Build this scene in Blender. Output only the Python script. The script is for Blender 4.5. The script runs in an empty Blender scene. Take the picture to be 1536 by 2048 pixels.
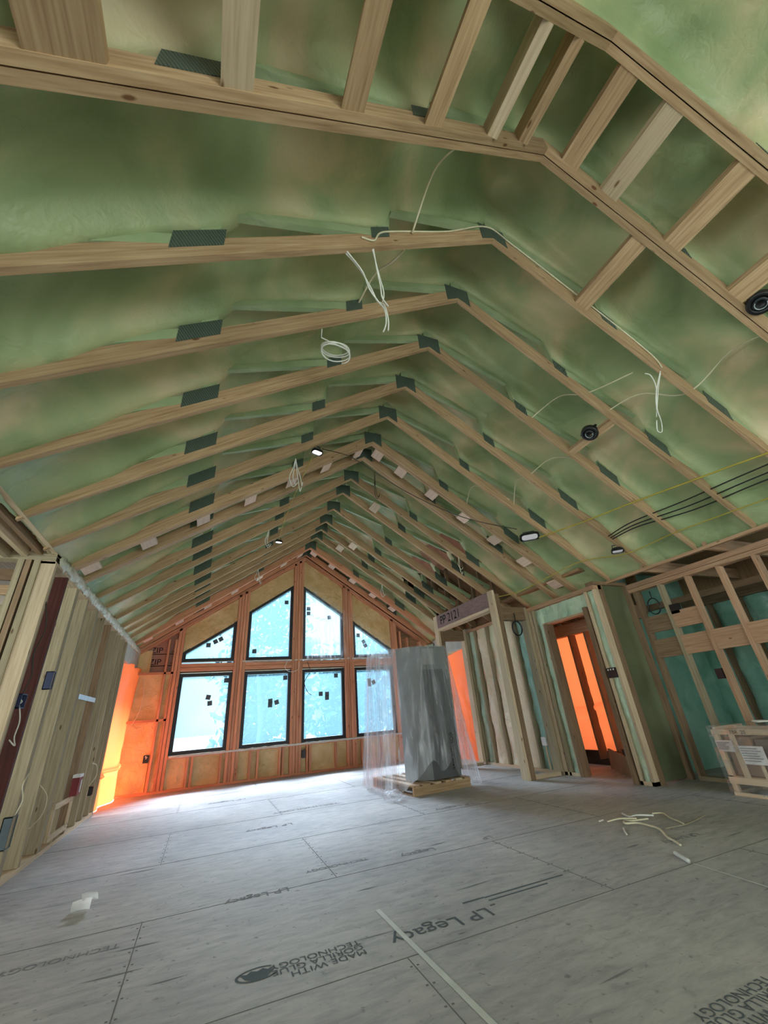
import bpy, math, random
from mathutils import Vector, Matrix, noise
rnd = random.Random(7)
scn = bpy.context.scene
COL = scn.collection

# ------------------------------------------------------------------ camera
cd = bpy.data.cameras.new('camera'); cam = bpy.data.objects.new('camera', cd); COL.objects.link(cam)
cd.sensor_fit = 'VERTICAL'; cd.sensor_height = 36.0; cd.sensor_width = 27.0
cd.lens = 36.0 * 796.19 / 2048
cd.clip_start = 0.02; cd.clip_end = 500
R_, D_, F_ = Vector((.92677, -.36826, -.07291)), Vector((.10450, .44059, -.89160)), Vector((.36059, .81812, .44796))
yaw, pit, rol = math.radians(23.786), math.radians(26.611), math.radians(-4.677)
fw = Vector((math.sin(yaw)*math.cos(pit), math.cos(yaw)*math.cos(pit), math.sin(pit)))
rt = Vector((math.cos(yaw), -math.sin(yaw), 0)); up = rt.cross(fw)
r2 = rt*math.cos(rol)+up*math.sin(rol); u2 = -rt*math.sin(rol)+up*math.cos(rol)
cam.matrix_world = Matrix(((r2.x, u2.x, -fw.x, -1.874), (r2.y, u2.y, -fw.y, 0), (r2.z, u2.z, -fw.z, .981), (0, 0, 0, 1)))
scn.camera = cam

# ------------------------------------------------------------------ light, sky, exposure
vs = scn.view_settings
vs.view_transform = 'Standard'; vs.look = 'None'; vs.gamma = 1.0; vs.use_curve_mapping = False
vs.exposure = 0.52
scn.cycles.max_bounces = 10; scn.cycles.diffuse_bounces = 5; scn.cycles.transparent_max_bounces = 16
scn.cycles.caustics_reflective = False; scn.cycles.caustics_refractive = False
scn.cycles.sample_clamp_indirect = 6.0
scn.cycles.use_denoising = True
W = bpy.data.worlds.new('world'); scn.world = W; W.use_nodes = True
wn, wl = W.node_tree.nodes, W.node_tree.links
wn.clear()
wo = wn.new('ShaderNodeOutputWorld'); bg = wn.new('ShaderNodeBackground')
tc = wn.new('ShaderNodeTexCoord'); nz = wn.new('ShaderNodeTexNoise'); nz.inputs['Scale'].default_value = 3.2
nz.inputs['Detail'].default_value = 3
rp = wn.new('ShaderNodeValToRGB'); rp.color_ramp.elements[0].position = .40; rp.color_ramp.elements[1].position = .62
rp.color_ramp.elements[0].color = (.30, .72, .90, 1); rp.color_ramp.elements[1].color = (.97, 1.0, 1.0, 1)
wl.new(tc.outputs['Generated'], nz.inputs['Vector']); wl.new(nz.outputs['Fac'], rp.inputs['Fac'])
wl.new(rp.outputs['Color'], bg.inputs['Color']); bg.inputs['Strength'].default_value = .72
wl.new(bg.outputs[0], wo.inputs[0])

def lamp(name, kind, loc, direction, energy, color=(1, 1, 1), size=None, portal=False):
    l = bpy.data.lights.new(name, kind); o = bpy.data.objects.new(name, l); COL.objects.link(o)
    o.location = loc
    o.rotation_euler = Vector(direction).to_track_quat('-Z', 'Y').to_euler()
    l.energy = energy; l.color = color
    if kind == 'AREA':
        l.shape = 'RECTANGLE'; l.size, l.size_y = size
        l.cycles.is_portal = portal
    return o
# added area lamps that raise the daylight; side and back ones are interior fill
lamp('gable_daylight', 'AREA', (0, 19.5, 10.0), (0, -.80, -.60), 11500, (.77, .85, 1.0), (9, 5))
lamp('side_fill', 'AREA', (-7.2, .4, 1.9), (1, 0, .03), 125, (.97, 1.0, .95), (7, 2.6))
lamp('back_fill', 'AREA', (.4, -4.6, 1.6), (0, 1, .08), 130, (1.0, 1.0, .93), (4.6, 2.6))
lamp('east_daylight', 'AREA', (9.5, 6.0, 2.6), (-1, 0, -.1), 300, (1, .90, .86), (6, 4))
sun = lamp('sun', 'SUN', (-20, 2, 20), (.62, .08, -.78), 28.0, (1, .95, .86)); sun.data.angle = .40
# the daylight openings guide the sky's light into the house
lamp('sky_portal', 'AREA', (-.15, 9.75, 2.1), (0, -1, 0), 1, size=(5.2, 4.2), portal=True)
lamp('sky_portal', 'AREA', (-6.05, .6, 1.3), (1, 0, 0), 1, size=(7.0, 2.6), portal=True)
lamp('sky_portal', 'AREA', (.4, -3.6, 1.2), (0, 1, 0), 1, size=(4.6, 2.4), portal=True)
lamp('sky_portal', 'AREA', (-3.62, 8.7, 1.1), (1, 0, 0), 1, size=(1.6, 2.3), portal=True)
lamp('sky_portal', 'AREA', (4.6, 6.6, 1.1), (-1, 0, 0), 1, size=(4.6, 2.3), portal=True)
lamp('sky_portal', 'AREA', (5.4, 1.2, 1.3), (-1, 0, 0), 1, size=(3.2, 2.4), portal=True)

# ------------------------------------------------------------------ mesh helpers
class MB:
    def __init__(s): s.v, s.f, s.uv, s.mi = [], [], [], []
    def face(s, pts, uvs=None, m=0):
        b = len(s.v); s.v += [tuple(p) for p in pts]; s.f.append(tuple(range(b, b+len(pts))))
        s.uv.append(uvs or [(p[0]+p[2]*.3, p[1]+p[2]) for p in pts]); s.mi.append(m)
    def hexa(s, c8, L, off=None, m=0):
        # c8: bottom 4 (ccw) + top 4 ; L = unit length axis for the grain
        b = len(s.v); s.v += [tuple(p) for p in c8]
        L = Vector(L).normalized(); o1, o2 = (rnd.uniform(0, 50), rnd.uniform(0, 50)) if off is None else off
        for q in ((3, 2, 1, 0), (4, 5, 6, 7), (0, 1, 5, 4), (1, 2, 6, 5), (2, 3, 7, 6), (3, 0, 4, 7)):
            n = (Vector(c8[q[1]])-Vector(c8[q[0]])).cross(Vector(c8[q[3]])-Vector(c8[q[0]]))
            n = n.normalized() if n.length > 1e-12 else Vector((0, 0, 1))
            T = n.cross(L)
            if T.length < .1: T = Vector((1, 0, 0)) if abs(n.x) < .7 else Vector((0, 1, 0))
            T.normalize()
            s.f.append(tuple(b+i for i in q)); s.mi.append(m)
            s.uv.append([(Vector(c8[i]).dot(L)+o1, Vector(c8[i]).dot(T)+o2) for i in q])
        return s
    def box(s, x0, x1, y0, y1, z0, z1, L=None, m=0):
        if L is None:
            d = (abs(x1-x0), abs(y1-y0), abs(z1-z0)); k = d.index(max(d)); L = [0, 0, 0]; L[k] = 1
        x0, x1 = min(x0, x1), max(x0, x1); y0, y1 = min(y0, y1), max(y0, y1); z0, z1 = min(z0, z1), max(z0, z1)
        return s.hexa([(x0, y0, z0), (x1, y0, z0), (x1, y1, z0), (x0, y1, z0), (x0, y0, z1), (x1, y0, z1), (x1, y1, z1), (x0, y1, z1)], L, m=m)
    def board(s, p0, p1, side, w, t, m=0):
        # p0->p1 centre line, w along side, t along the third axis
        p0, p1 = Vector(p0), Vector(p1); L = (p1-p0).normalized(); S = Vector(side); S = (S-L*S.dot(L)).normalized(); T = L.cross(S)
        a, b = S*w/2, T*t/2
        return s.hexa([p0-a-b, p0+a-b, p0+a+b, p0-a+b, p1-a-b, p1+a-b, p1+a+b, p1-a+b], L, m=m)
    def prism(s, poly, ext, L=(1, 0, 0), m=0):
        # poly: 3-D points, ext: extrusion vector
        ext = Vector(ext); n = len(poly); b = len(s.v); L = Vector(L).normalized()
        o1, o2 = rnd.uniform(0, 50), rnd.uniform(0, 50)
        P = [Vector(p) for p in poly]; Q = [p+ext for p in P]; s.v += [tuple(p) for p in P+Q]
        T = ext.normalized().cross(L)
        if T.length < .1: T = Vector((0, 0, 1))
        def uv(i):
            p = (P+Q)[i]; return (p.dot(L)+o1, p.dot(T)+p.dot(ext.normalized())+o2)
        fs = [tuple(range(n-1, -1, -1)), tuple(range(n, 2*n))]+[(i, (i+1) % n, n+(i+1) % n, n+i) for i in range(n)]
        for q in fs:
            s.f.append(tuple(b+i for i in q)); s.uv.append([uv(i) for i in q]); s.mi.append(m)
        return s
    def tube(s, pts, r, n=6, m=0, caps=True):
        P = [Vector(p) for p in pts]; b = len(s.v); N = len(P)
        rs = r if isinstance(r, (list, tuple)) else [r]*N
        prev = None
        for i in range(N):
            t = (P[min(i+1, N-1)]-P[max(i-1, 0)]).normalized()
            a = (prev-t*prev.dot(t)) if prev is not None else t.orthogonal()
            if a.length < 1e-6: a = t.orthogonal()
            a.normalize(); prev = a; c = t.cross(a)
            for k in range(n):
                g = 2*math.pi*k/n; s.v.append(tuple(P[i]+(a*math.cos(g)+c*math.sin(g))*rs[i]))
        for i in range(N-1):
            for k in range(n):
                s.f.append((b+i*n+k, b+i*n+(k+1) % n, b+(i+1)*n+(k+1) % n, b+(i+1)*n+k)); s.mi.append(m)
                s.uv.append([(i*.05, k/n), (i*.05, (k+1)/n), (i*.05+.05, (k+1)/n), (i*.05+.05, k/n)])
        if caps:
            for e, rev in ((0, True), (N-1, False)):
                q = tuple(b+e*n+k for k in range(n)); q = q[::-1] if rev else q
                s.f.append(q); s.uv.append([(0, 0)]*n); s.mi.append(m)
        return s
    def lathe(s, prof, c, axis=(0, 0, 1), n=24, m=0):
        A = Vector(axis).normalized(); X = A.orthogonal().normalized(); Y = A.cross(X); b = len(s.v); c = Vector(c)
        for (r, h) in prof:
            for k in range(n):
                g = 2*math.pi*k/n; s.v.append(tuple(c+A*h+(X*math.cos(g)+Y*math.sin(g))*r))
        for i in range(len(prof)-1):
            for k in range(n):
                s.f.append((b+i*n+k, b+i*n+(k+1) % n, b+(i+1)*n+(k+1) % n, b+(i+1)*n+k)); s.mi.append(m); s.uv.append([(0, 0), (.1, 0), (.1, .1), (0, .1)])
        return s
    def grid(s, fn, nu, nv, m=0, skip=None, uvs=1.0):
        b = len(s.v)
        for j in range(nv+1):
            for i in range(nu+1): s.v.append(tuple(fn(i/nu, j/nv)))
        for j in range(nv):
            for i in range(nu):
                if skip and skip(i/nu, j/nv): continue
                a = b+j*(nu+1)+i; s.f.append((a, a+1, a+nu+2, a+nu+1)); s.mi.append(m)
                s.uv.append([(i/nu*uvs, j/nv*uvs), ((i+1)/nu*uvs, j/nv*uvs), ((i+1)/nu*uvs, (j+1)/nv*uvs), (i/nu*uvs, (j+1)/nv*uvs)])
        return s

def wloc(o):
    v = Vector((0, 0, 0))
    while o is not None: v += o.location; o = o.parent
    return v
def obj(name, mb, mat, parent=None, smooth=False, at=None):
    me = bpy.data.meshes.new(name)
    base = wloc(parent) if parent else (Vector(at) if at else Vector((0, 0, 0)))
    me.from_pydata([(p[0]-base.x, p[1]-base.y, p[2]-base.z) for p in mb.v], [], mb.f)
    uv = me.uv_layers.new(name='UVMap'); k = 0
    flat = [c for u in mb.uv for p in u for c in p]
    uv.data.foreach_set('uv', flat)
    for m in (mat if isinstance(mat, (list, tuple)) else [mat]): me.materials.append(m)
    me.polygons.foreach_set('material_index', mb.mi)
    me.polygons.foreach_set('use_smooth', [smooth]*len(mb.f))
    me.update(); me.validate()
    o = bpy.data.objects.new(name, me); COL.objects.link(o)
    if parent: o.parent = parent
    elif at: o.location = at
    return o
def tag(o, label, cat, group=None):
    o['label'] = label; o['category'] = cat
    if group: o['group'] = group
    return o
def thing(name, label, cat, loc=(0, 0, 0), group=None):
    o = bpy.data.objects.new(name, None); COL.objects.link(o); o.location = loc; o.empty_display_size = .1
    return tag(o, label, cat, group)
def struct(name, mb=None, mat=None, smooth=False):
    if mb is None:
        o = bpy.data.objects.new(name, None); COL.objects.link(o)
    else: o = obj(name, mb, mat, None, smooth)
    o['kind'] = 'structure'; return o
def lettering(name, text, mat, parent, origin, xdir, ydir, size, align='LEFT', lines=.85, depth=0.0):
    c = bpy.data.curves.new(name, 'FONT'); c.body = text; c.size = size; c.align_x = align; c.space_line = lines; c.extrude = depth
    c.materials.append(mat)
    o = bpy.data.objects.new(name, c); COL.objects.link(o)
    dg = bpy.context.evaluated_depsgraph_get(); dg.update()
    me = bpy.data.meshes.new_from_object(o.evaluated_get(dg)); bpy.data.objects.remove(o); me.name = name
    o = bpy.data.objects.new(name, me); COL.objects.link(o)
    if not me.materials: me.materials.append(mat)
    X, Y = Vector(xdir).normalized(), Vector(ydir).normalized(); Z = X.cross(Y); p = Vector(origin)-wloc(parent)
    o.parent = parent
    o.matrix_local = Matrix(((X.x, Y.x, Z.x, p.x), (X.y, Y.y, Z.y, p.y), (X.z, Y.z, Z.z, p.z), (0, 0, 0, 1)))
    return o
def smooth_path(pts, n=8):
    P = [Vector(p) for p in pts]; out = []
    for i in range(len(P)-1):
        a, b, c, d = P[max(i-1, 0)], P[i], P[i+1], P[min(i+2, len(P)-1)]
        for k in range(n):
            t = k/n
            out.append(.5*((2*b)+(c-a)*t+(2*a-5*b+4*c-d)*t*t+(3*b-a-3*c+d)*t**3))
    out.append(P[-1]); return out

# ------------------------------------------------------------------ materials
def mat(name):
    m = bpy.data.materials.new(name); m.use_nodes = True; n = m.node_tree.nodes; n.clear()
    o = n.new('ShaderNodeOutputMaterial'); return m, n, m.node_tree.links, o
def ramp(n, stops):
    r = n.new('ShaderNodeValToRGB'); e = r.color_ramp.elements
    while len(e) < len(stops): e.new(.5)
    for k, (p, c) in enumerate(stops): e[k].position = p; e[k].color = (*c, 1)
    return r
def plain(name, c, rough=.7, spec=.3, metal=0.0, emit=None, alpha=None):
    m, n, l, o = mat(name); b = n.new('ShaderNodeBsdfPrincipled'); b.inputs['Base Color'].default_value = (*c, 1)
    b.inputs['Roughness'].default_value = rough; b.inputs['Specular IOR Level'].default_value = spec; b.inputs['Metallic'].default_value = metal
    if emit: b.inputs['Emission Color'].default_value = (*emit[0], 1); b.inputs['Emission Strength'].default_value = emit[1]
    # faint surface mottling so nothing is a flat fill
    tcx = n.new('ShaderNodeTexCoord'); nz = n.new('ShaderNodeTexNoise'); nz.inputs['Scale'].default_value = 9; nz.inputs['Detail'].default_value = 4
    l.new(tcx.outputs['Object'], nz.inputs['Vector'])
    r = ramp(n, [(.3, tuple(x*.88 for x in c)), (.7, tuple(min(1, x*1.1) for x in c))]); l.new(nz.outputs['Fac'], r.inputs['Fac']); l.new(r.outputs['Color'], b.inputs['Base Color'])
    l.new(b.outputs[0], o.inputs[0]); return m
def wood(name, a, b_, c, knots=True, rough=.65, gscale=1.0):
    m, n, l, o = mat(name); bs = n.new('ShaderNodeBsdfPrincipled'); bs.inputs['Roughness'].default_value = rough; bs.inputs['Specular IOR Level'].default_value = .25
    uv = n.new('ShaderNodeUVMap'); uv.uv_map = 'UVMap'
    mp = n.new('ShaderNodeMapping'); mp.inputs['Scale'].default_value = (1.3*gscale, 26*gscale, 1); l.new(uv.outputs[0], mp.inputs['Vector'])
    n1 = n.new('ShaderNodeTexNoise'); n1.inputs['Scale'].default_value = 2.2; n1.inputs['Detail'].default_value = 5; n1.inputs['Distortion'].default_value = .35
    l.new(mp.outputs[0], n1.inputs['Vector'])
    r = ramp(n, [(.25, a), (.5, b_), (.8, c)]); l.new(n1.outputs['Fac'], r.inputs['Fac'])
    # board to board and along-board tone drift
    n2 = n.new('ShaderNodeTexNoise'); n2.inputs['Scale'].default_value = .35; n2.inputs['Detail'].default_value = 2; l.new(uv.outputs[0], n2.inputs['Vector'])
    mx = n.new('ShaderNodeMix'); mx.data_type = 'RGBA'; mx.blend_type = 'MULTIPLY'; mx.inputs[0].default_value = 1
    r2 = ramp(n, [(.3, (.72, .70, .68)), (.7, (1.15, 1.12, 1.1))]); l.new(n2.outputs['Fac'], r2.inputs['Fac'])
    l.new(r.outputs['Color'], mx.inputs[6]); l.new(r2.outputs['Color'], mx.inputs[7]); last = mx.outputs[2]
    if knots:
        mk = n.new('ShaderNodeMapping'); mk.inputs['Scale'].default_value = (3.2, 9, 1); l.new(uv.outputs[0], mk.inputs['Vector'])
        v = n.new('ShaderNodeTexVoronoi'); v.inputs['Scale'].default_value = 1.0; l.new(mk.outputs[0], v.inputs['Vector'])
        rk = ramp(n, [(.05, (.30, .18, .11)), (.10, (1, 1, 1))]); l.new(v.outputs['Distance'], rk.inputs['Fac'])
        m2 = n.new('ShaderNodeMix'); m2.data_type = 'RGBA'; m2.blend_type = 'MULTIPLY'; m2.inputs[0].default_value = .9
        l.new(last, m2.inputs[6]); l.new(rk.outputs['Color'], m2.inputs[7]); last = m2.outputs[2]
    l.new(last, bs.inputs['Base Color'])
    bp = n.new('ShaderNodeBump'); bp.inputs['Strength'].default_value = .12; bp.inputs['Distance'].default_value = .004; l.new(n1.outputs['Fac'], bp.inputs['Height']); l.new(bp.outputs[0], bs.inputs['Normal'])
    l.new(bs.outputs[0], o.inputs[0]); return m
def foam(name, stops, scale=1.1, bump=.5, rough=.42, fine=38, spec=.35, dist=.03):
    m, n, l, o = mat(name); bs = n.new('ShaderNodeBsdfPrincipled'); bs.inputs['Roughness'].default_value = rough; bs.inputs['Specular IOR Level'].default_value = spec
    tcx = n.new('ShaderNodeTexCoord')
    n1 = n.new('ShaderNodeTexNoise'); n1.inputs['Scale'].default_value = scale; n1.inputs['Detail'].default_value = 3; n1.inputs['Distortion'].default_value = .6
    l.new(tcx.outputs['Object'], n1.inputs['Vector']); r = ramp(n, stops); l.new(n1.outputs['Fac'], r.inputs['Fac'])
    l.new(r.outputs['Color'], bs.inputs['Base Color'])
    n2 = n.new('ShaderNodeTexNoise'); n2.inputs['Scale'].default_value = fine; n2.inputs['Detail'].default_value = 3; l.new(tcx.outputs['Object'], n2.inputs['Vector'])
    n3 = n.new('ShaderNodeTexNoise'); n3.inputs['Scale'].default_value = fine*.22; n3.inputs['Detail'].default_value = 2; n3.inputs['Distortion'].default_value = .8; l.new(tcx.outputs['Object'], n3.inputs['Vector'])
    ad = n.new('ShaderNodeMath'); ad.operation = 'MULTIPLY_ADD'; ad.inputs[1].default_value = .22
    l.new(n2.outputs['Fac'], ad.inputs[0]); l.new(n3.outputs['Fac'], ad.inputs[2])
    bp = n.new('ShaderNodeBump'); bp.inputs['Strength'].default_value = bump; bp.inputs['Distance'].default_value = dist; l.new(ad.outputs[0], bp.inputs['Height']); l.new(bp.outputs[0], bs.inputs['Normal'])
    l.new(bs.outputs[0], o.inputs[0]); return m
def sheet(name, c, trans=.5, rough=.3, mixtrans=0.0, gloss=.15, tint=(1, 1, 1), wr=0.0, wscale=(6, 60, 1)):
    # thin sheet: translucent + diffuse, partly see-through, with a gloss coat
    m, n, l, o = mat(name)
    d = n.new('ShaderNodeBsdfDiffuse'); d.inputs['Color'].default_value = (*c, 1)
    t = n.new('ShaderNodeBsdfTranslucent'); t.inputs['Color'].default_value = (*c, 1)
    a = n.new('ShaderNodeMixShader'); a.inputs[0].default_value = trans; l.new(d.outputs[0], a.inputs[1]); l.new(t.outputs[0], a.inputs[2])
    g = n.new('ShaderNodeBsdfGlossy'); g.inputs['Roughness'].default_value = rough; g.inputs['Color'].default_value = (1, 1, 1, 1)
    b = n.new('ShaderNodeMixShader'); b.inputs[0].default_value = gloss; l.new(a.outputs[0], b.inputs[1]); l.new(g.outputs[0], b.inputs[2])
    last = b
    if mixtrans > 0:
        tr = n.new('ShaderNodeBsdfTransparent'); tr.inputs['Color'].default_value = (*tint, 1)
        x = n.new('ShaderNodeMixShader'); x.inputs[0].default_value = mixtrans
        l.new(b.outputs[0], x.inputs[1]); l.new(tr.outputs[0], x.inputs[2]); last = x
        if wr:
            uv = n.new('ShaderNodeUVMap'); uv.uv_map = 'UVMap'; mp = n.new('ShaderNodeMapping'); mp.inputs['Scale'].default_value = wscale; l.new(uv.outputs[0], mp.inputs['Vector'])
            nz = n.new('ShaderNodeTexNoise'); nz.inputs['Scale'].default_value = 1; nz.inputs['Detail'].default_value = 4; nz.inputs['Distortion'].default_value = 1.2; l.new(mp.outputs[0], nz.inputs['Vector'])
            mr = n.new('ShaderNodeMapRange'); mr.inputs[1].default_value = .48; mr.inputs[2].default_value = .75; mr.inputs[3].default_value = mixtrans; mr.inputs[4].default_value = mixtrans-wr
            l.new(nz.outputs['Fac'], mr.inputs[0]); l.new(mr.outputs[0], x.inputs[0])
            bp = n.new('ShaderNodeBump'); bp.inputs['Strength'].default_value = .6; bp.inputs['Distance'].default_value = .02; l.new(nz.outputs['Fac'], bp.inputs['Height'])
            for q in (d, t, g): l.new(bp.outputs[0], q.inputs['Normal'])
    l.new(last.outputs[0], o.inputs[0]); return m

WOOD = wood('framing_lumber', (.32, .195, .105), (.48, .325, .19), (.62, .455, .285))
WOODP = wood('pale_lumber', (.48, .37, .24), (.62, .49, .34), (.72, .60, .45))
WOODL = wood('stud_lumber', (.255, .205, .13), (.36, .30, .20), (.46, .40, .285))
WOODR = wood('glow_lit_lumber', (.50, .21, .11), (.68, .32, .19), (.78, .43, .28))  # the tarp's orange glow is put into this wood colour
WOODQ = wood('partition_lumber', (.36, .205, .12), (.50, .31, .195), (.60, .41, .285))
WOODB = wood('brown_lumber', (.16, .10, .06), (.25, .165, .10), (.33, .23, .15))
WOODX = wood('stained_lumber', (.06, .018, .015), (.10, .03, .025), (.14, .05, .04), knots=False)
LVL = wood('laminated_beam', (.17, .10, .09), (.30, .20, .19), (.45, .34, .34), knots=False, gscale=2.2)
PLY = wood('plywood', (.26, .15, .08), (.36, .22, .12), (.44, .29, .17), knots=False, gscale=.6)
SCAB = wood('glow_pink_block', (.62, .46, .36), (.74, .57, .46), (.82, .66, .55), knots=False)  # pink brightness of the orange light put into the block colour
ZIPM = wood('sheathing_board', (.32, .17, .13), (.40, .23, .18), (.46, .28, .22), knots=False, gscale=1.5)
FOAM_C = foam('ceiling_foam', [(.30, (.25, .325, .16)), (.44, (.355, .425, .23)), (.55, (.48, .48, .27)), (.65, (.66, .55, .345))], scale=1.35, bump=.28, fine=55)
FOAM_W = foam('web_foam', [(.3, (.29, .39, .21)), (.7, (.42, .50, .30))], scale=3)
FOAM_G = foam('green_wall_foam', [(.3, (.38, .52, .38)), (.7, (.60, .70, .52))], scale=3, bump=.9, rough=.3, fine=30)
FOAM_T = foam('teal_wall_foam', [(.3, (.20, .42, .33)), (.7, (.36, .60, .50))], scale=2.5, bump=.9, rough=.25, fine=22)
FOAM_Y = foam('yellow_glow_foam', [(.3, (.56, .38, .16)), (.7, (.74, .55, .29))], scale=3, bump=.8, fine=45)  # the tarp's orange glow mixed into the yellowish foam colour
FOAM_B = foam('beige_wall_foam', [(.25, (.55, .66, .42)), (.5, (.80, .70, .52)), (.75, (.86, .79, .64))], scale=2.2, bump=.8, fine=35)
FOAM_D = foam('shaded_green_foam', [(.3, (.11, .125, .065)), (.7, (.155, .175, .095))], scale=2, bump=.25, fine=30)  # darker green carries the shade on the end wall
FOAM_P = foam('pale_foam', [(.3, (.58, .60, .50)), (.7, (.78, .76, .66))], scale=4, bump=1.0, rough=.25, fine=30)
STEEL = None
BLACK = plain('black_plastic', (.012, .012, .014), .35, .5)
BLACKF = plain('black_frame', (.02, .024, .03), .5, .4)
NAVY = plain('blue_box_plastic', (.03, .04, .10), .4, .5)
GREYP = plain('grey_box_plastic', (.10, .13, .15), .5, .4)
WHITEW = plain('white_wire', (.80, .80, .74), .35, .5)
CREAMW = plain('cream_wire', (.72, .66, .48), .4, .4)
YELC = plain('yellow_cord', (.45, .36, .06), .5, .4)
BRNC = plain('dark_cord', (.05, .04, .03), .5, .4)
PAPER = plain('paper', (.78, .76, .76), .8, .2)
PAPERP = plain('printed_label', (.62, .55, .52), .8, .2)
TAPE = plain('pale_tape', (.60, .62, .58), .6, .3)
INK = plain('floor_ink', (.12, .14, .155), .9, .1)
INKB = plain('black_ink', (.01, .01, .012), .9, .1)
CARTON = plain('grey_carton', (.185, .19, .19), .6, .3)
CARTOND = plain('dark_grey_carton', (.095, .10, .105), .55, .35)
CARD = plain('brown_carton', (.33, .21, .14), .8, .2)
RED = plain('dark_red_carton', (.20, .025, .03), .5, .4)
REDI = plain('red_kraft', (.36, .19, .12), .9, .1)
CHROME = plain('galvanised_strap', (.62, .70, .72), .3, .5, .6)
HWRAP = plain('grey_housewrap', (.50, .49, .45), .7, .3)
STICK = plain('window_sticker', (.10, .13, .15), .8, .2)
LENS = plain('lamp_lens', (.62, .62, .68), .4, .4, 0, ((.95, .95, 1.0), .12))  # unlit lens given a faint added glow
LENSB = plain('bright_lamp_lens', (.8, .8, .85), .4, .4, 0, ((1, 1, 1), 3.0))
TARP = sheet('orange_tarp', (.95, .185, .06), trans=.72, rough=.35, gloss=.05)
PANE = sheet('filmed_glass', (.34, .66, .82), trans=.85, rough=.2, mixtrans=.78, gloss=.06, tint=(.90, .98, 1.0))
FILM = sheet('clear_plastic_film', (.86, .88, .95), trans=.6, rough=.33, mixtrans=.89, gloss=.18, wr=.36, wscale=(30, 2.0, 1))
FILMW = sheet('window_plastic_film', (.9, .92, .95), trans=.5, rough=.2, mixtrans=.96, gloss=.06, wr=.22, wscale=(26, 2.0, 1))

def plate_mat():
    m, n, l, o = mat('gusset_steel'); b = n.new('ShaderNodeBsdfPrincipled'); b.inputs['Metallic'].default_value = .35; b.inputs['Roughness'].default_value = .45
    uv = n.new('ShaderNodeUVMap'); uv.uv_map = 'UVMap'; mp = n.new('ShaderNodeMapping'); mp.inputs['Scale'].default_value = (60, 12, 1); l.new(uv.outputs[0], mp.inputs['Vector'])
    w = n.new('ShaderNodeTexWave'); w.wave_type = 'BANDS'; w.bands_direction = 'X'; w.inputs['Scale'].default_value = .32; w.inputs['Distortion'].default_value = .4; l.new(mp.outputs[0], w.inputs['Vector'])
    r = ramp(n, [(.25, (.075, .105, .09)), (.8, (.14, .19, .155))]); l.new(w.outputs['Color'], r.inputs['Fac']); l.new(r.outputs['Color'], b.inputs['Base Color'])
    bp = n.new('ShaderNodeBump'); bp.inputs['Strength'].default_value = .8; bp.inputs['Distance'].default_value = .004; l.new(w.outputs['Fac'], bp.inputs['Height']); l.new(bp.outputs[0], b.inputs['Normal'])
    l.new(b.outputs[0], o.inputs[0]); return m
PLATE = plate_mat()
def floor_mat():
    m, n, l, o = mat('subfloor_panel'); b = n.new('ShaderNodeBsdfPrincipled'); b.inputs['Roughness'].default_value = .72; b.inputs['Specular IOR Level'].default_value = .3
    t = n.new('ShaderNodeTexCoord')
    mp = n.new('ShaderNodeMapping'); mp.inputs['Scale'].default_value = (1.6, 5.5, 1); l.new(t.outputs['Object'], mp.inputs['Vector'])
    n1 = n.new('ShaderNodeTexNoise'); n1.inputs['Scale'].default_value = 3.2; n1.inputs['Detail'].default_value = 8; n1.inputs['Roughness'].default_value = .72; n1.inputs['Distortion'].default_value = .5; l.new(mp.outputs[0], n1.inputs['Vector'])
    r = ramp(n, [(.30, (.33, .33, .335)), (.5, (.455, .45, .45)), (.72, (.56, .55, .545))]); l.new(n1.outputs['Fac'], r.inputs['Fac'])
    n2 = n.new('ShaderNodeTexNoise'); n2.inputs['Scale'].default_value = .9; n2.inputs['Detail'].default_value = 4; l.new(t.outputs['Object'], n2.inputs['Vector'])
    r2 = ramp(n, [(.35, (.80, .79, .80)), (.65, (1.08, 1.05, 1.02))]); l.new(n2.outputs['Fac'], r2.inputs['Fac'])
    mx = n.new('ShaderNodeMix'); mx.data_type = 'RGBA'; mx.blend_type = 'MULTIPLY'; mx.inputs[0].default_value = 1; l.new(r.outputs[0], mx.inputs[6]); l.new(r2.outputs[0], mx.inputs[7])
    # scuffs and specks
    n3 = n.new('ShaderNodeTexNoise'); n3.inputs['Scale'].default_value = 26; n3.inputs['Detail'].default_value = 3; l.new(t.outputs['Object'], n3.inputs['Vector'])
    r3 = ramp(n, [(.27, (.5, .5, .5)), (.36, (1, 1, 1))]); l.new(n3.outputs['Fac'], r3.inputs['Fac'])
    m2 = n.new('ShaderNodeMix'); m2.data_type = 'RGBA'; m2.blend_type = 'MULTIPLY'; m2.inputs[0].default_value = .8; l.new(mx.outputs[2], m2.inputs[6]); l.new(r3.outputs[0], m2.inputs[7])
    l.new(m2.outputs[2], b.inputs['Base Color'])
    bp = n.new('ShaderNodeBump'); bp.inputs['Strength'].default_value = .25; bp.inputs['Distance'].default_value = .006; l.new(n1.outputs['Fac'], bp.inputs['Height']); l.new(bp.outputs[0], b.inputs['Normal'])
    l.new(b.outputs[0], o.inputs[0]); return m
FLOORM = floor_mat()

# ------------------------------------------------------------------ sizes (metres), measured from the place
ZR, S, HW, EA, D = 4.5548, .6688, 3.2, 2.4147, 9.447      # ridge height under the chords, slope, half width, eave, gable wall
TY = [.211, .806, 1.446, 2.036, 2.651, 3.28, 3.866, 4.477, 4.885, 5.525, 6.02, 6.666, 7.245, 7.65, 8.087, 8.747, 9.22]
CH = .150                                                    # vertical height of the bottom chord
def RZ(x, h=0): return ZR-S*abs(x)+h

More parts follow.
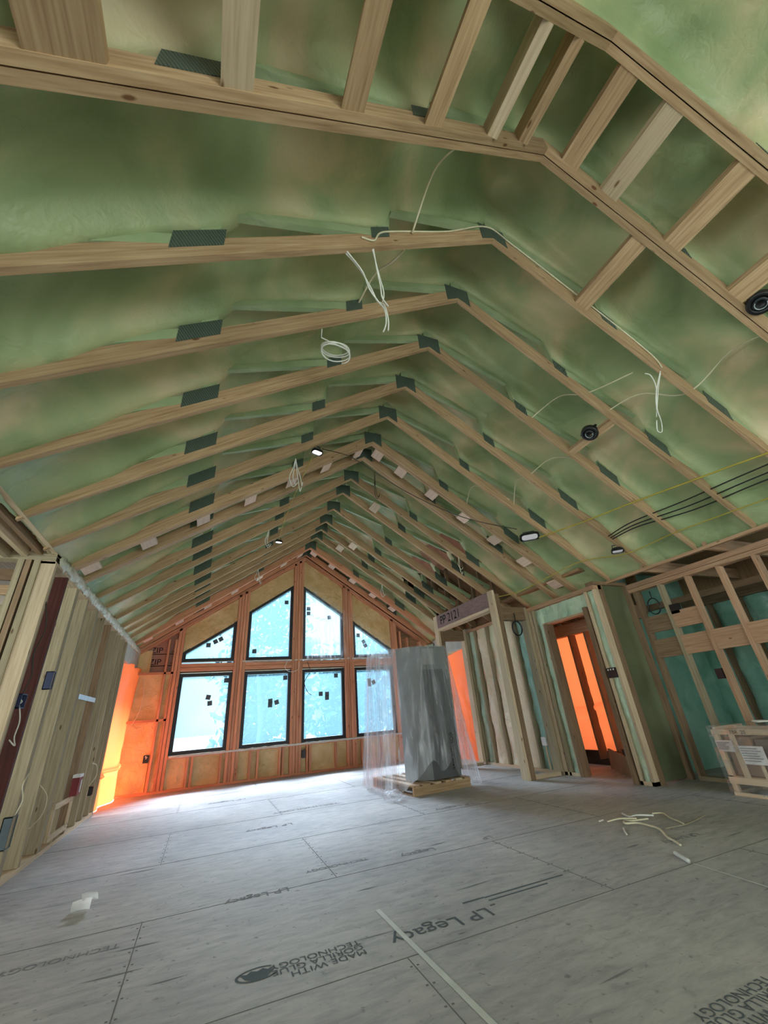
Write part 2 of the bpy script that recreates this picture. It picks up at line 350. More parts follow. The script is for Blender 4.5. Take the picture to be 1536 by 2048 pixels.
# ------------------------------------------------------------------ floor
mb = MB(); mb.box(-6, 5.4, -3.5, 9.6, -.25, 0, L=(1, 0, 0))
floor = struct('floor', mb, FLOORM)
SEAM = plain('floor_seam', (.17, .165, .16), .9, .1)
mb = MB()
ROWS = [-1.28, -.09, 1.10, 2.285, 3.44, 4.62, 5.81, 7.0, 8.19]
for k, y in enumerate(ROWS):
    mb.box(-3.19, 2.9, y-.0022, y+.0022, .0, .0012)
    y1 = ROWS[k+1] if k+1 < len(ROWS) else 9.3
    x = -2.09 if k % 2 else -.93
    while x < 2.9:
        mb.box(x-.002, x+.002, y, y1, .0, .0012)
        for q in range(8):                                  # nail heads beside the joint
            yy = y+(q+.5)*(y1-y)/8
            mb.box(x-.020, x-.010, yy-.004, yy+.004, 0, .0013); mb.box(x+.011, x+.021, yy-.004, yy+.004, 0, .0013)
        x += 2.44
obj('panel_joint', mb, SEAM, floor)
def ftext(t, x, y, size, lines=.85, m=None):
    lettering('printed_lettering', t, m or INK, floor, (x, y, .0016), (-1, 0, 0), (0, -1, 0), size, lines=lines)
INKF = plain('faded_floor_ink', (.24, .245, .25), .9, .1)
ftext('LP Legacy', -.36, 2.50, .145)
mb = MB()
for a, b_, y in ((-.30, .12, 2.555), (-.30, .28, 2.60), (-.33, -.30, 2.50)): mb.box(a, b_, y, y+.012, 0, .0016)
mb.box(-.44, -.30, 2.605, 2.618, 0, .0016); obj('printed_bar', mb, INK, floor)
ftext('MADE WITH\nGORILLA GLUE\nTECHNOLOGY', -1.07, 2.455, .062, .8)
mb = MB()                                                   # round printed emblem: a heavy head in an oval ring
ring = [(-1.545+.095*math.cos(a), 2.52+.055*math.sin(a)) for a in [i*math.pi/16 for i in range(33)]]
for i in range(4, 29):
    (x0, y0), (x1, y1) = ring[i], ring[i+1]
    mb.face([(x0, y0, .0016), (x1, y1, .0016), (-1.545+(x1+1.545)*.88, 2.52+(y1-2.52)*.85, .0016), (-1.545+(x0+1.545)*.88, 2.52+(y0-2.52)*.85, .0016)])
hd = [(-1.62, 2.55), (-1.60, 2.50), (-1.575, 2.475), (-1.54, 2.468), (-1.51, 2.478), (-1.49, 2.505), (-1.475, 2.55), (-1.50, 2.535), (-1.52, 2.555), (-1.545, 2.54), (-1.57, 2.556), (-1.59, 2.535)]
mb.face([(x, y, .0017) for x, y in reversed(hd)]); obj('printed_emblem', mb, INK, floor)
ftext('Legacy', -.1, 3.60, .11, m=INKF); ftext('LP', .42, 3.575, .10, m=INKF); ftext('TECHNOLOGY', -.62, 3.70, .07, m=INKF)
ftext('LP Legacy', -1.25, 3.47, .10, m=INKF); ftext('LP Legacy', 1.0, 4.75, .12, m=INKF)
ftext('MADE WITH\nGORILLA GLUE\nTECHNOLOGY', .16, 1.36, .062, .8)
ftext('TECHNOLOGY', -2.16, 3.22, .075, m=INKF)
ftext('LP Legacy', 1.62, 2.66, .09, m=INKF); ftext('LP Legacy', -.9, 5.3, .12, m=INKF); ftext('TECHNOLOGY', -.2, 6.0, .12, m=INKF)
ftext('LP Legacy', .9, 6.6, .13, m=INKF); ftext('LP Legacy', -1.2, 7.4, .13, m=INKF); pass
mb = MB()
for i in range(46):                                         # dark scuffs running with the strands
    x, y = rnd.uniform(-2.9, 2.0), 1.5+7.4*rnd.random()**1.2; ln = rnd.uniform(.05, .38); w = rnd.uniform(.002, .008)
    a = rnd.uniform(-.06, .06)
    mb.face([(x, y, .0014), (x+ln*.5, y-w+a*ln*.5, .0014), (x+ln, y+a*ln, .0014), (x+ln*.5, y+w+a*ln*.5, .0014)])
obj('scuff_mark', mb, INKF, floor)

# ------------------------------------------------------------------ foam ceiling
def lerp_tab(tab, u):
    for (a, p), (b_, q) in zip(tab, tab[1:]):
        if u <= b_: return p+(q-p)*max(0, (u-a)/(b_-a))
    return tab[-1][1]
H0 = [(0, .50), (.4, .52), (1.1, .50), (2.0, .43), (2.5, .33), (2.85, .23), (3.08, .15), (3.19, .11), (3.26, .02)]
HT = [(0, .27), (.12, .26), (.92, .44), (1.0, .42), (1.05, .25), (1.17, .24), (1.96, .40), (2.02, .36), (2.06, .255), (2.30, .235), (2.50, .19), (2.62, .155), (2.76, .10), (3.0, .075), (3.2, .06), (3.3, .02)]
def foam_h(x, y):
    u = abs(x); h0 = lerp_tab(H0, u)
    h0 += .035*noise.noise(Vector((x*1.1, y*1.7, 3.1)))+.018*noise.noise(Vector((x*3.3, y*4.1, 9.0)))
    ht = lerp_tab(HT, u)+.012*noise.noise(Vector((x*4, y*2, 1.7)))
    best = 0
    for t in TY:
        dd = max(0, abs(y-t)-.025)
        if dd < .4:
            w = .06+.025*noise.noise(Vector((x*2.2, t*5, .3)))
            if u > 2.4: w += (u-2.4)*.12
            best = max(best, math.exp(-(dd/w)**2))
    h = h0+(min(ht, h0)-h0)*best
    if y > 9.25: h -= (y-9.25)*1.0
    if u > 2.75:                                            # lumpy rolls where the foam meets the wall plate
        k = min(1, (u-2.75)/.3)*(1-best*.9); h += k*.020*(noise.noise(Vector((x*16, y*13, 0)))+.6*noise.noise(Vector((x*34, y*30, 4))))
    return h
ys = []
y = -3.5
while y < 0: ys.append(y); y += .12
while y < 4.0: ys.append(y); y += .024
while y < 9.44: ys.append(y); y += .032
ys.append(9.44)
us = [i*.05 for i in range(0, 53)]+[2.62+i*.026 for i in range(0, 24)]+[3.24, 3.26]
xs = [-u for u in reversed(us[1:])]+us
mb = MB(); nx = len(xs)
for y in ys:
    for x in xs: mb.v.append((x, y, RZ(x, foam_h(x, y))))
for j in range(len(ys)-1):
    for i in range(nx-1):
        xm, ym = (xs[i]+xs[i+1])/2, (ys[j]+ys[j+1])/2
        if xm > 2.05-.15*math.sin(ym*9) and 5.62 < ym < 8.0: continue        # open attic over the niche
        a = j*nx+i; mb.f.append((a, a+nx, a+nx+1, a+1)); mb.mi.append(0)
        mb.uv.append([(xs[i], ys[j]), (xs[i], ys[j+1]), (xs[i+1], ys[j+1]), (xs[i+1], ys[j])])
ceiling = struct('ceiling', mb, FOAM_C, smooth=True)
# roof deck above the foam: keeps the weather out
mb = MB()
for s in (-1, 1):
    mb.prism([(0, -3.6, ZR+.80), (s*3.9, -3.6, ZR+.80-S*3.9), (s*3.9, -3.6, ZR+.86-S*3.9), (0, -3.6, ZR+.86)], (0, 13.3, 0))
mb.prism([(3.22, 5.3, 2.46), (3.22, 5.3, 3.2), (3.28, 5.3, 3.2), (3.28, 5.3, 2.46)], (0, 4.1, 0))
obj('roof_deck', mb, PLY, ceiling)

# ------------------------------------------------------------------ trusses
ORD = ['first', 'second', 'third', 'fourth', 'fifth', 'sixth', 'seventh', 'eighth', 'ninth', 'tenth', 'eleventh', 'twelfth', 'thirteenth', 'fourteenth', 'fifteenth', 'sixteenth', 'seventeenth']
def chord(s, y0, y1, seg=None):
    x1 = 3.26 if s < 0 else 3.22
    return MB().prism([(0, y0, ZR), (s*x1, y0, RZ(x1)), (s*x1, y0, RZ(x1, CH)), (0, y0, ZR+CH)], (0, y1-y0, 0), L=(s, 0, -S))
def plate(x0, x1, h0, h1, y, s):
    # steel connector plate on the face of the chord, edges along the slope
    m = MB(); t = .004
    m.hexa([(s*x0, y-t, RZ(x0, h0)), (s*x1, y-t, RZ(x1, h0)), (s*x1, y, RZ(x1, h0)), (s*x0, y, RZ(x0, h0)),
            (s*x0-.03*s*0, y-t, RZ(x0, h1)), (s*x1, y-t, RZ(x1, h1)), (s*x1, y, RZ(x1, h1)), (s*x0, y, RZ(x0, h1))], (s, 0, -S))
    return m
for i, y in enumerate(TY):
    n = len(TY)-1-i
    lab = f'roof truss with green foamed webs, {ORD[n]} from the window wall'
    if i < 2: lab = ['double roof girder nearest overhead, at the top edge of the picture', 'double roof girder, lower one of the pair bridged by flat boards'][i]
    t = thing('roof_truss', lab, 'roof truss', (0, y, ZR), 'scissor trusses along the vaulted ceiling')
    plies = [(y-.044, y-.003), (y+.003, y+.044)] if i in (0, 1, 7+0, 8+0, 15) else [(y-.019, y+.019)]
    wm = (WOODR if i >= 15 else WOOD)
    for (a, b_) in plies:
        for s in (-1, 1): obj('bottom_chord', chord(s, a, b_), wm, t)
    yf = plies[0][0]
    # apex plate
    m = MB(); tt = .004
    m.prism([(-.13, yf-tt, RZ(.13, .03)), (0, yf-tt, ZR+.02), (.13, yf-tt, RZ(.13, .03)), (.13, yf-tt, RZ(.13, .26)), (-.13, yf-tt, RZ(.13, .26))], (0, tt, 0))
    if i > 1: obj('gusset_plate', m, PLATE, t)
    for s in (-1, 1):
        obj('gusset_plate', plate(1.03, 1.17, .10, .22, yf, s), PLATE, t)
        obj('gusset_plate', plate(2.05, 2.29, .085, .225, yf, s), PLATE, t)
    # webs, coated with foam
    ya, yb = y-.02, y+.02
    for s in (-1, 1):
        for (xa, ha, xb, hb) in ((1.08, .14, 1.03, .56), (2.14, .14, 2.09, .50)):
            obj('web', MB().board((s*xa, y, RZ(xa, ha)), (s*xb, y, RZ(xb, hb)), (0, 1, 0), .040, .085), FOAM_W, t)
        for (xa, ha, xb, hb) in ((.06, .17, 1.0, .46), (1.14, .16, 2.06, .42), (2.22, .15, 2.8, .24)):
            obj('web', MB().board((s*xa, y, RZ(xa, ha)), (s*xb, y, RZ(xb, hb)), (0, 1, 0), .040, .075), FOAM_W, t)
    if i > 1: obj('king_post', MB().board((0, y, ZR+.18), (0, y, ZR+.6), (0, 1, 0), .040, .10), FOAM_W, t)
    if 9 <= i <= 13:                                         # bare webs where the attic is open
        for xw in (2.32, 2.62, 2.9):
            obj('web', MB().board((xw, y, RZ(xw, .1)), (xw, y, RZ(xw, .72)), (0, 1, 0), .036, .075), WOODB, t)
        obj('top_chord', MB().prism([(1.7, y-.019, RZ(1.7, .62)), (3.2, y-.019, RZ(3.2, .62)), (3.2, y-.019, RZ(3.2, .76)), (1.7, y-.019, RZ(1.7, .76))], (0, .038, 0), L=(1, 0, -S)), WOODB, t)

# flat boards bridging the two girders overhead
gb = [-2.5, -2.02, -1.53, -1.05, -.60, -.30, .165, .47, .97, 1.485, 1.97]
for k, x in enumerate(gb):
    s = -1 if x < 0 else 1; w = .115
    if k == 0: w = .19
    ya, yb = TY[0]+.044, TY[1]-.044
    m = MB(); x0, x1 = x-w/2, x+w/2
    if k in (4, 5): m.box(x-.02, x+.05, ya, yb, RZ(x, .012), RZ(x, .15))
    else: m.hexa([(x0, ya, RZ(x0, .006)), (x1, ya, RZ(x1, .006)), (x1, yb, RZ(x1, .006)), (x0, yb, RZ(x0, .006)),
            (x0, ya, RZ(x0, .05)), (x1, ya, RZ(x1, .05)), (x1, yb, RZ(x1, .05)), (x0, yb, RZ(x0, .05))], (0, 1, 0))
    nm = ['wide flat board between the two girders, furthest left of the row', 'flat board between the two girders, second from the left', 'flat board between the two girders, third from the left',
          'flat board between the two girders, fourth from the left', 'board set on edge between the girders, left one of the pair by the ridge', 'board set on edge between the girders, right one of the pair by the ridge',
          'flat board between the two girders, first one right of the ridge', 'flat board between the two girders, second one right of the ridge', 'flat board between the two girders, third one right of the ridge',
          'knotted flat board between the two girders, fourth one right of the ridge', 'flat board between the two girders, beside the black light can at the right edge'][k]
    tag(obj('blocking_board', m, WOODP if k % 3 == 1 else WOOD, None, at=(x, (ya+yb)/2, RZ(x))), nm, 'board', 'boards bridging the two overhead girders')
def bridge(x, ya, yb, w, lab, m_=WOOD, grp=None, hh=.008, th=.038):
    x0, x1 = x-w/2, x+w/2
    m = MB().hexa([(x0, ya, RZ(x0, hh)), (x1, ya, RZ(x1, hh)), (x1, yb, RZ(x1, hh)), (x0, yb, RZ(x0, hh)),
                   (x0, ya, RZ(x0, hh+th)), (x1, ya, RZ(x1, hh+th)), (x1, yb, RZ(x1, hh+th)), (x0, yb, RZ(x0, hh+th))], (0, 1, 0))
    return tag(obj('blocking_board', m, m_, None, at=(x, (ya+yb)/2, RZ(x))), lab, 'board', grp)
bridge(.80, TY[1]+.044, TY[2]-.019, .11, 'single flat board from the lower girder to the next truss, right slope', WOOD)
bridge(1.665, TY[3]+.019, TY[4]-.019, .055, 'narrow board between two trusses carrying a round black light can', WOOD)

# short pale scab blocks across the paired trusses
def scabs(xs_, ya, yb, where, grp, m_):
    cl = cr = 0
    for x in xs_:
        side = 'left' if x < 0 else 'right'
        if x < 0: cl += 1; n_ = cl
        else: cr += 1; n_ = cr
        bridge(x, ya, yb, .13, f'pale block {where}, {ORD[n_-1]} down the {side} slope', m_, grp, .002, .018)
scabs([-.19, -.67, -1.14, -1.64, -2.14, -2.64, -3.1, .13, .49, .98, 1.49, 1.985, 2.47, 2.98], TY[7]+.046, TY[7]+.24, 'on the paired trusses', 'pale blocks on the paired trusses in mid room', SCAB)
scabs([-.21, -.58, -1.09, -1.58, -2.07, -2.55, -3.04, .11, .55, 1.06, 1.56, 2.04], TY[15]+.03, TY[15]+.24, 'by the window wall truss', 'pale blocks on the truss before the window wall', SCAB)
bridge(.51, 5.66, 5.94, .12, 'lone pale block with a wire hanging past it, right slope beyond the paired trusses', WOODP, None, .002, .018)
bridge(.46, 7.71, 7.98, .12, 'pale block near the ridge on the right slope, farther of two side by side', WOODP, None, .002, .018)
bridge(.62, 7.29, 7.56, .12, 'pale block near the ridge on the right slope, nearer of two side by side', WOODP, None, .002, .018)

# ------------------------------------------------------------------ left wall
wl_ = struct('wall_left')
SY = [4.06, 4.40, 4.79, 5.19, 5.66, 5.70, 6.10, 6.50, 6.94, 7.28, 7.62, 7.86]
for k, y in enumerate(SY):
    m_ = {1: WOODX, 7: WOODB}.get(k, WOODL)
    obj('stud', MB().box(-3.34, -3.2, y-.019, y+.019, .04, 2.31), m_, wl_)
    if k == 2: obj('stud', MB().box(-3.34, -3.2, y-.062, y-.024, .04, 2.31), WOODL, wl_)
obj('stud', MB().box(-3.345, -3.195, 4.0, 4.038, .04, 2.33), WOODP, wl_)
obj('bottom_plate', MB().box(-3.34, -3.2, 4.0, 7.9, 0, .038), WOODP, wl_)
obj('top_plate', MB().box(-3.34, -3.2, 4.0, 9.44, 2.31, 2.348), WOODP, wl_)
obj('top_plate', MB().box(-3.34, -3.2, 4.0, 9.44, 2.35, 2.40), WOODP, wl_)
def roll(u, v):
    y = 4.05+5.38*u; a = v*math.pi*1.0-math.pi/2
    r = (.026+.016*noise.noise(Vector((y*9, a*2, 0)))+.012*noise.noise(Vector((y*23, a*3, 5))))*min(1, u*60)
    return (-3.205+r*math.cos(a)*1.0, y, 2.37+r*2.0*math.sin(a))
obj('foam_bead', MB().grid(roll, 220, 8), FOAM_P, wl_, True)
# tarp opening at the far end: header above it, jamb
obj('header', MB().box(-3.30, -3.205, 7.88, 9.40, 2.05, 2.31), HWRAP, wl_)
obj('jamb', MB().box(-3.34, -3.2, 7.90, 7.938, .0, 2.31), WOODL, wl_)
obj('tarp_shade_roof', MB().box(-4.55, -3.45, 8.02, 9.9, 2.62, 2.68), PLY, wl_)  # unseen overhang added to shade the upper part of the tarp
# beam over the opening nearer to us, three plies
for k, x in enumerate((-3.225, -3.32, -3.42, -3.53)):
    obj('beam_ply', MB().box(x-.02, x+.02, -3.5, 4.02, 2.40-.02*k, 2.405 if k == 0 else 2.45), [WOODP, WOODB, WOODP, WOODL][k], wl_)
# return wall at the end of the stud wall, running away to the left
rw = struct('wall_return')
obj('top_plate', MB().box(-5.0, -3.2, 3.99, 4.09, 2.375, 2.41), WOODL, rw)
obj('top_plate', MB().box(-5.0, -3.2, 3.99, 4.09, 2.335, 2.372), WOODL, rw)
for a, b_, m_ in ((-3.345, -3.30, WOODL), (-3.40, -3.362, WOODB), (-3.452, -3.41, WOODL)):
    obj('stud', MB().box(a, b_, 3.99, 4.13, 0, 2.335), m_, rw)
obj('stud', MB().box(-3.30, -3.262, 4.16, 4.22, 0, 2.33), WOODB, rw)
obj('stud', MB().box(-3.40, -3.30, 4.20, 4.24, 0, 2.31), WOODB, rw)
# horizontal framing seen beyond it
for k, (z0, z1) in enumerate(((2.66, 2.74), (2.45, 2.565), (2.30, 2.40), (2.02, 2.20), (1.70, 1.86), (1.35, 1.52))):
    obj('cross_board', MB().box(-5.0, -3.70, 5.0, 5.04, z0, z1), [WOODL, WOODB, WOOD, WOODL, WOOD, WOODB][k], rw)
obj('corner_post', MB().box(-3.76, -3.64, 4.98, 5.12, 0, 2.7), WOODL, rw)
# the side room's shell
sr = struct('wall_side_room')
m = MB(); m.box(-6.05, -6.0, 4.3, 8.0, 0, 2.8); m.box(-6.0, -3.34, 7.96, 8.0, 0, 1.7); m.box(-4.0, -3.34, 7.96, 8.0, 1.7, 2.8); m.box(-6.05, -6.0, -3.5, 4.3, 2.45, 2.8); obj('sheathing', m, PLY, sr)
obj('side_ceiling', MB().box(-8.2, -3.24, -3.6, 8.0, 2.80, 2.86), PLY, sr)  # run out past the room as an added overhang that blocks sun

# things on the left studs
def device_box(y0, y1, z0, z1, label, m_=NAVY, x=-3.2, dep=.05):
    t = thing('outlet_box', label, 'electrical box', (x, (y0+y1)/2, z0))
    b = MB(); w = .006
    b.box(x-dep, x-dep+w, y0, y1, z0, z1); b.box(x-dep, x+.008, y0, y0+w, z0, z1); b.box(x-dep, x+.008, y1-w, y1, z0, z1)
    b.box(x-dep, x+.008, y0, y1, z0, z0+w); b.box(x-dep, x+.008, y0, y1, z1-w, z1)
    obj('box_shell', b, m_, t)
    c = MB()
    for q in range(3):
        yy = y0+(y1-y0)*(q+1)/4
        c.tube(smooth_path([(x-dep+.01, yy, z1-.02), (x-.01, yy+.008, (z0+z1)/2), (x-.02, yy-.008, z0+.03), (x-.015, yy, z0+.02)]), .0035, 5)
    obj('wire_tail', c, WHITEW, t)
    return t
device_box(4.13, 4.24, 1.21, 1.31, 'dark blue switch box with white wires beside the dark red stud')
device_box(4.70, 4.76, 1.38, 1.53, 'dark blue single box on a left wall stud, above head of the row')
device_box(4.68, 4.80, .25, .46, 'grey outlet box low on the left studs near the picture edge', GREYP)
device_box(7.49, 7.57, .27, .37, 'small dark outlet box low on the left wall near the orange tarp', BLACK)
def wire(name, label, pts, r, m_, n=8, cat='cable', group=None, sides=6):
    P = smooth_path(pts, n); p0 = P[0]
    return tag(obj(name, MB().tube(P, r, sides), m_, None, True, at=tuple(p0)), label, cat, group)
wire('electric_cable', 'cream cable looping out of the grey outlet box on the left studs', [(-3.2, 4.74, .46), (-3.17, 4.72, .56), (-3.19, 4.70, .66), (-3.2, 4.79, .74)], .005, CREAMW)
wire('electric_cable', 'thin white cable bowed between two left studs above the floor', [(-3.2, 5.19, .62), (-3.14, 5.25, .52), (-3.15, 5.28, .38), (-3.2, 5.19, .30)], .004, CREAMW)
wire('electric_cable', 'cream cable loop near the small dark outlet box', [(-3.2, 7.28, .40), (-3.15, 7.33, .50), (-3.16, 7.30, .62), (-3.2, 7.20, .66)], .005, CREAMW)
wire('electric_cable', 'dark twisted cable hanging down beside the dark red stud', [(-3.2, 4.05, 2.0), (-3.17, 4.12, 1.8), (-3.19, 4.10, 1.6), (-3.18, 4.15, 1.45), (-3.2, 4.16, 1.31)], .006, BRNC)
wire('electric_cable', 'white wire tails curling below the dark blue switch box', [(-3.2, 4.17, 1.22), (-3.17, 4.16, 1.12), (-3.18, 4.18, 1.02), (-3.15, 4.14, .96), (-3.19, 4.13, 1.0)], .005, WHITEW)
# bright steel strap across two studs
tag(obj('steel_strap', MB().box(-3.196, -3.192, 5.72, 6.52, 1.355, 1.405), CHROME, None, at=(-3.194, 6.12, 1.36)), 'bright steel strap nailed across three left wall studs', 'strap')
# pale frame nailed on the studs with a red box above it
t = thing('access_frame', 'pale board frame fixed to the left studs near the floor', 'frame', (-3.19, 6.1, .1))
for (y0, z0, y1, z1) in ((5.78, .37, 6.46, .37), (5.78, .11, 6.46, .11)): obj('rail', MB().board((-3.187, y0, z0), (-3.187, y1, z1), (0, 0, 1), .05, .02), WOODP, t)
for y in (5.80, 6.44): obj('stile', MB().board((-3.187, y, .13), (-3.187, y, .35), (0, 1, 0), .045, .02), WOODP, t)
t = thing('carton_pack', 'dark red pack with a pale label standing on the pale board frame', 'box', (-3.187, 6.41, .395))
obj('carton', MB().box(-3.20, -3.13, 6.33, 6.48, .395, .57), RED, t)
obj('lid', MB().box(-3.20, -3.128, 6.325, 6.485, .57, .60), PAPER, t)
obj('label', MB().box(-3.128, -3.126, 6.40, 6.46, .42, .54), PAPERP, t)

# ------------------------------------------------------------------ gable wall with windows
wf = struct('wall_far')
yF = 9.44
MUL = [(-2.555, -2.44), (-1.455, -1.22), (-.255, -.02), (.94, 1.175), (2.14, 2.30)]
for k, (a, b_) in enumerate(MUL):
    xm = (a+b_)/2; n_ = 2 if k in (0, 4) else 4
    w = (b_-a)/n_
    for q in range(n_):
        x0 = a+q*w+.003; x1 = a+(q+1)*w-.003
        ztop = min(RZ(x0), RZ(x1))-.02
        obj('mullion_stud', MB().box(x0, x1, yF-.14+(.012 if q % 2 else 0), yF, .04, ztop), WOODR, wf)
for a, b_ in ((-2.44, -1.455), (-1.22, -.255), (-.02, .94), (1.175, 2.14)):
    obj('transom', MB().box(a, b_, yF-.13, yF, 1.99, 2.055), WOODR, wf); obj('transom', MB().box(a, b_, yF-.12, yF, 2.06, 2.13), WOODR, wf)
    obj('sill_plate', MB().box(a, b_, yF-.14, yF, .50, .545), WOODR, wf)
obj('bottom_plate', MB().box(-3.2, 2.95, yF-.14, yF, 0, .04), WOODR, wf)
for x in (-2.10, -2.02, -1.53, -1.0, -.86, -.44, -.38, .10, .16, .70, 1.28, 1.72): obj('cripple_stud', MB().box(x-.019, x+.019, yF-.14, yF, .04, .50), WOODR, wf)
for s in (-1, 1):
    for k in range(2):
        x1 = 3.2
        obj('rake_plate', MB().prism([(0, yF-.14, ZR-.045-k*.05), (s*x1, yF-.14, RZ(x1, -.045-k*.05)), (s*x1, yF-.14, RZ(x1, -k*.05)), (0, yF-.14, ZR-k*.05)], (0, .14, 0), L=(s, 0, -S)), WOODR, wf)
# foam infill between the framing
def lump(x0, x1, z0, z1, y, nu=14, nv=10, amp=.02, top=None):
    def f(u, v):
        x = x0+(x1-x0)*u; zt = z1 if top is None else top(x); z = z0+(zt-z0)*v
        e = min(u, 1-u, v, 1-v)*2
        return (x, y-.03*(1-min(1, e*3))+amp*noise.noise(Vector((x*6, z*6, y))), z)
    return MB().grid(f, nu, nv)
obj('foam_infill', lump(-2.44, 2.14, .04, .50, yF-.06, 110, 12), FOAM_Y, wf, True)
obj('foam_infill', lump(-3.2, -2.55, .04, 1.99, yF-.07, 18, 44), FOAM_Y, wf, True)
obj('stud', MB().box(-2.72, -2.685, yF-.14, yF, .04, 2.6), WOODR, wf)
obj('stud', MB().box(-2.60, -2.56, yF-.14, yF, .04, 2.6), WOODR, wf)
obj('blocking', MB().box(-3.2, -2.56, yF-.14, yF, 1.13, 1.168), WOODR, wf)
obj('blocking', MB().box(-3.2, -2.56, yF-.14, yF, 1.95, 1.99), WOODR, wf)
# printed sheathing in the upper corner
zp = MB().prism([(-3.2, yF-.02, 1.99), (-2.5, yF-.02, 1.99), (-2.5, yF-.02, RZ(2.5, -.02)), (-3.2, yF-.02, RZ(3.2, -.02))], (0, .02, 0))
zpo = obj('sheathing_panel', zp, ZIPM, wf)
for z, bar in ((2.36, 2.33), (2.14, 2.11)):
    lettering('printed_lettering', 'ZIP', INKB, zpo, (-3.03, yF-.022, z), (1, 0, 0), (0, 0, 1), .155)
    lettering('printed_lettering', 'SYSTEM', INKB, zpo, (-2.66, yF-.022, z), (1, 0, 0), (0, 0, 1), .06)
    obj('printed_bar', MB().box(-3.05, -2.56, yF-.023, yF-.021, bar, bar+.014), INKB, zpo)
obj('foam_bead', lump(-3.2, -2.98, 1.99, 2.40, yF-.05, 6, 10), FOAM_Y, wf, True)
# foam above the raked windows
def rake(x): return RZ(x, -.10)
WT = lambda x: RZ(x, -.10-.33) if x < 0 else RZ(x, -.10-.36)
tops = {}
def wtop(x):      # top edge of the upper window openings (outer frame)
    return 4.013-.6688*abs(x+.02) if x < 0 else 3.845-.675*(x+.02)
for (a, b_, l0, l1) in ((-2.44, -1.455, 2.36, 2.995), (-1.22, -.255, 3.205, 3.85), (-.02, .94, 3.845, 3.195), (1.175, 2.14, 3.03, 2.36)):
    def bot(x, a=a, b_=b_, l0=l0, l1=l1): return l0+(l1-l0)*(x-a)/(b_-a)-.012
    def f(u, v, a=a, b_=b_, bot=bot):
        x = a+(b_-a)*u; z0 = bot(x); z = z0+(rake(x)-z0)*v
        return (x, yF-.08+.02*noise.noise(Vector((x*7, z*7, 2))), z)
    obj('foam_infill', MB().grid(f, 26, 8), FOAM_Y, wf, True)
# right end of the gable wall
obj('foam_infill', lump(2.30, 2.95, .04, 2.3, yF-.06, 14, 40), FOAM_Y, wf, True)
obj('stud', MB().box(2.55, 2.59, yF-.14, yF, .04, 2.6), WOODR, wf); obj('stud', MB().box(2.88, 2.95, yF-.14, yF, .04, 2.5), WOODR, wf)
obj('sheathing_panel', MB().box(2.3, 2.95, yF-.03, yF, 2.3, 2.62), PLY, wf)
obj('stud', MB().box(2.36, 2.40, yF-.14, yF, 2.0, 2.75), WOODR, wf)
# outer sheathing so that no light leaks
m = MB(); y0, y1 = 9.5, 9.54
m.box(-3.5, -2.47, y0, y1, -.2, 2.35); m.box(2.18, 5.4, y0, y1, -.2, 2.4); m.box(-2.47, 2.18, y0, y1, -.2, .53)
for a, b_ in MUL: m.box(a+.0, b_-.0, y0-.055, y1, .5, 2.4 if abs(a) > 2 else (3.0 if abs(a) > .9 else 3.85))
m.box(-2.47, 2.18, y0-.055, y1, 1.97, 2.14)
for (a, b_, l0, l1) in ((-2.47, -1.455, 2.345, 2.995), (-1.455, -.255, 3.05, 3.85), (-.255, -.02, 3.85, 3.85), (-.02, .94, 3.845, 3.195), (.94, 2.18, 3.19, 2.345)):
    m.prism([(a, y0, l0), (b_, y0, l1), (b_, y0, RZ(b_, .85)), (a, y0, RZ(a, .85))], (0, .04, 0))
m.prism([(-3.9, y0, 2.345), (-2.47, y0, 2.345), (-2.47, y0, RZ(2.47, .85)), (-3.9, y0, RZ(3.9, .85))], (0, .04, 0))
m.prism([(2.18, y0, 2.345), (3.9, y0, 2.345), (3.9, y0, RZ(3.9, .85)), (2.18, y0, RZ(2.18, .85))], (0, .04, 0))
obj('outer_sheathing', m, PLY, wf)

def window(n, outer, stickers, sash=.062):
    w = struct(f'window_{n}')
    cx = sum(p[0] for p in outer)/len(outer); cz = sum(p[1] for p in outer)/len(outer)
    N = len(outer); inner = []
    for i in range(N):                                      # inset polygon
        p0, p1, p2 = Vector(outer[i-1]), Vector(outer[i]), Vector(outer[(i+1) % N])
        d1, d2 = (p1-p0).normalized(), (p2-p1).normalized()
        n1, n2 = Vector((-d1.y, d1.x)), Vector((-d2.y, d2.x))
        bis = (n1+n2); k = sash/max(.25, (1+n1.dot(n2))); inner.append(p1+bis*k)
    m = MB(); ya, yb = yF-.075, yF+.03
    for i in range(N):
        j = (i+1) % N; a, b_, c, d_ = outer[i], outer[j], inner[j], inner[i]
        m.hexa([(a[0], ya, a[1]), (b_[0], ya, b_[1]), (c[0], ya, c[1]), (d_[0], ya, d_[1]), (a[0], yb, a[1]), (b_[0], yb, b_[1]), (c[0], yb, c[1]), (d_[0], yb, d_[1])], (b_[0]-a[0], 0, b_[1]-a[1]))
    obj('window_frame', m, BLACKF, w)
    m = MB(); m.face([(p[0], yF-.02, p[1]) for p in inner]); obj('pane', m, PANE, w)
    for (x, z, a) in stickers:
        h = .044; c_, s_ = math.cos(a)*h, math.sin(a)*h
        q = [(x-c_+s_, z-s_-c_), (x+c_+s_, z+s_-c_), (x+c_-s_, z+s_+c_), (x-c_-s_, z-s_+c_)]
        mm = MB(); mm.prism([(p[0], yF-.024, p[1]) for p in q], (0, .003, 0)); obj('sticker', mm, STICK, w)
    return w
XA = [(-2.44, -1.455), (-1.22, -.255), (-.02, .94), (1.175, 2.14)]
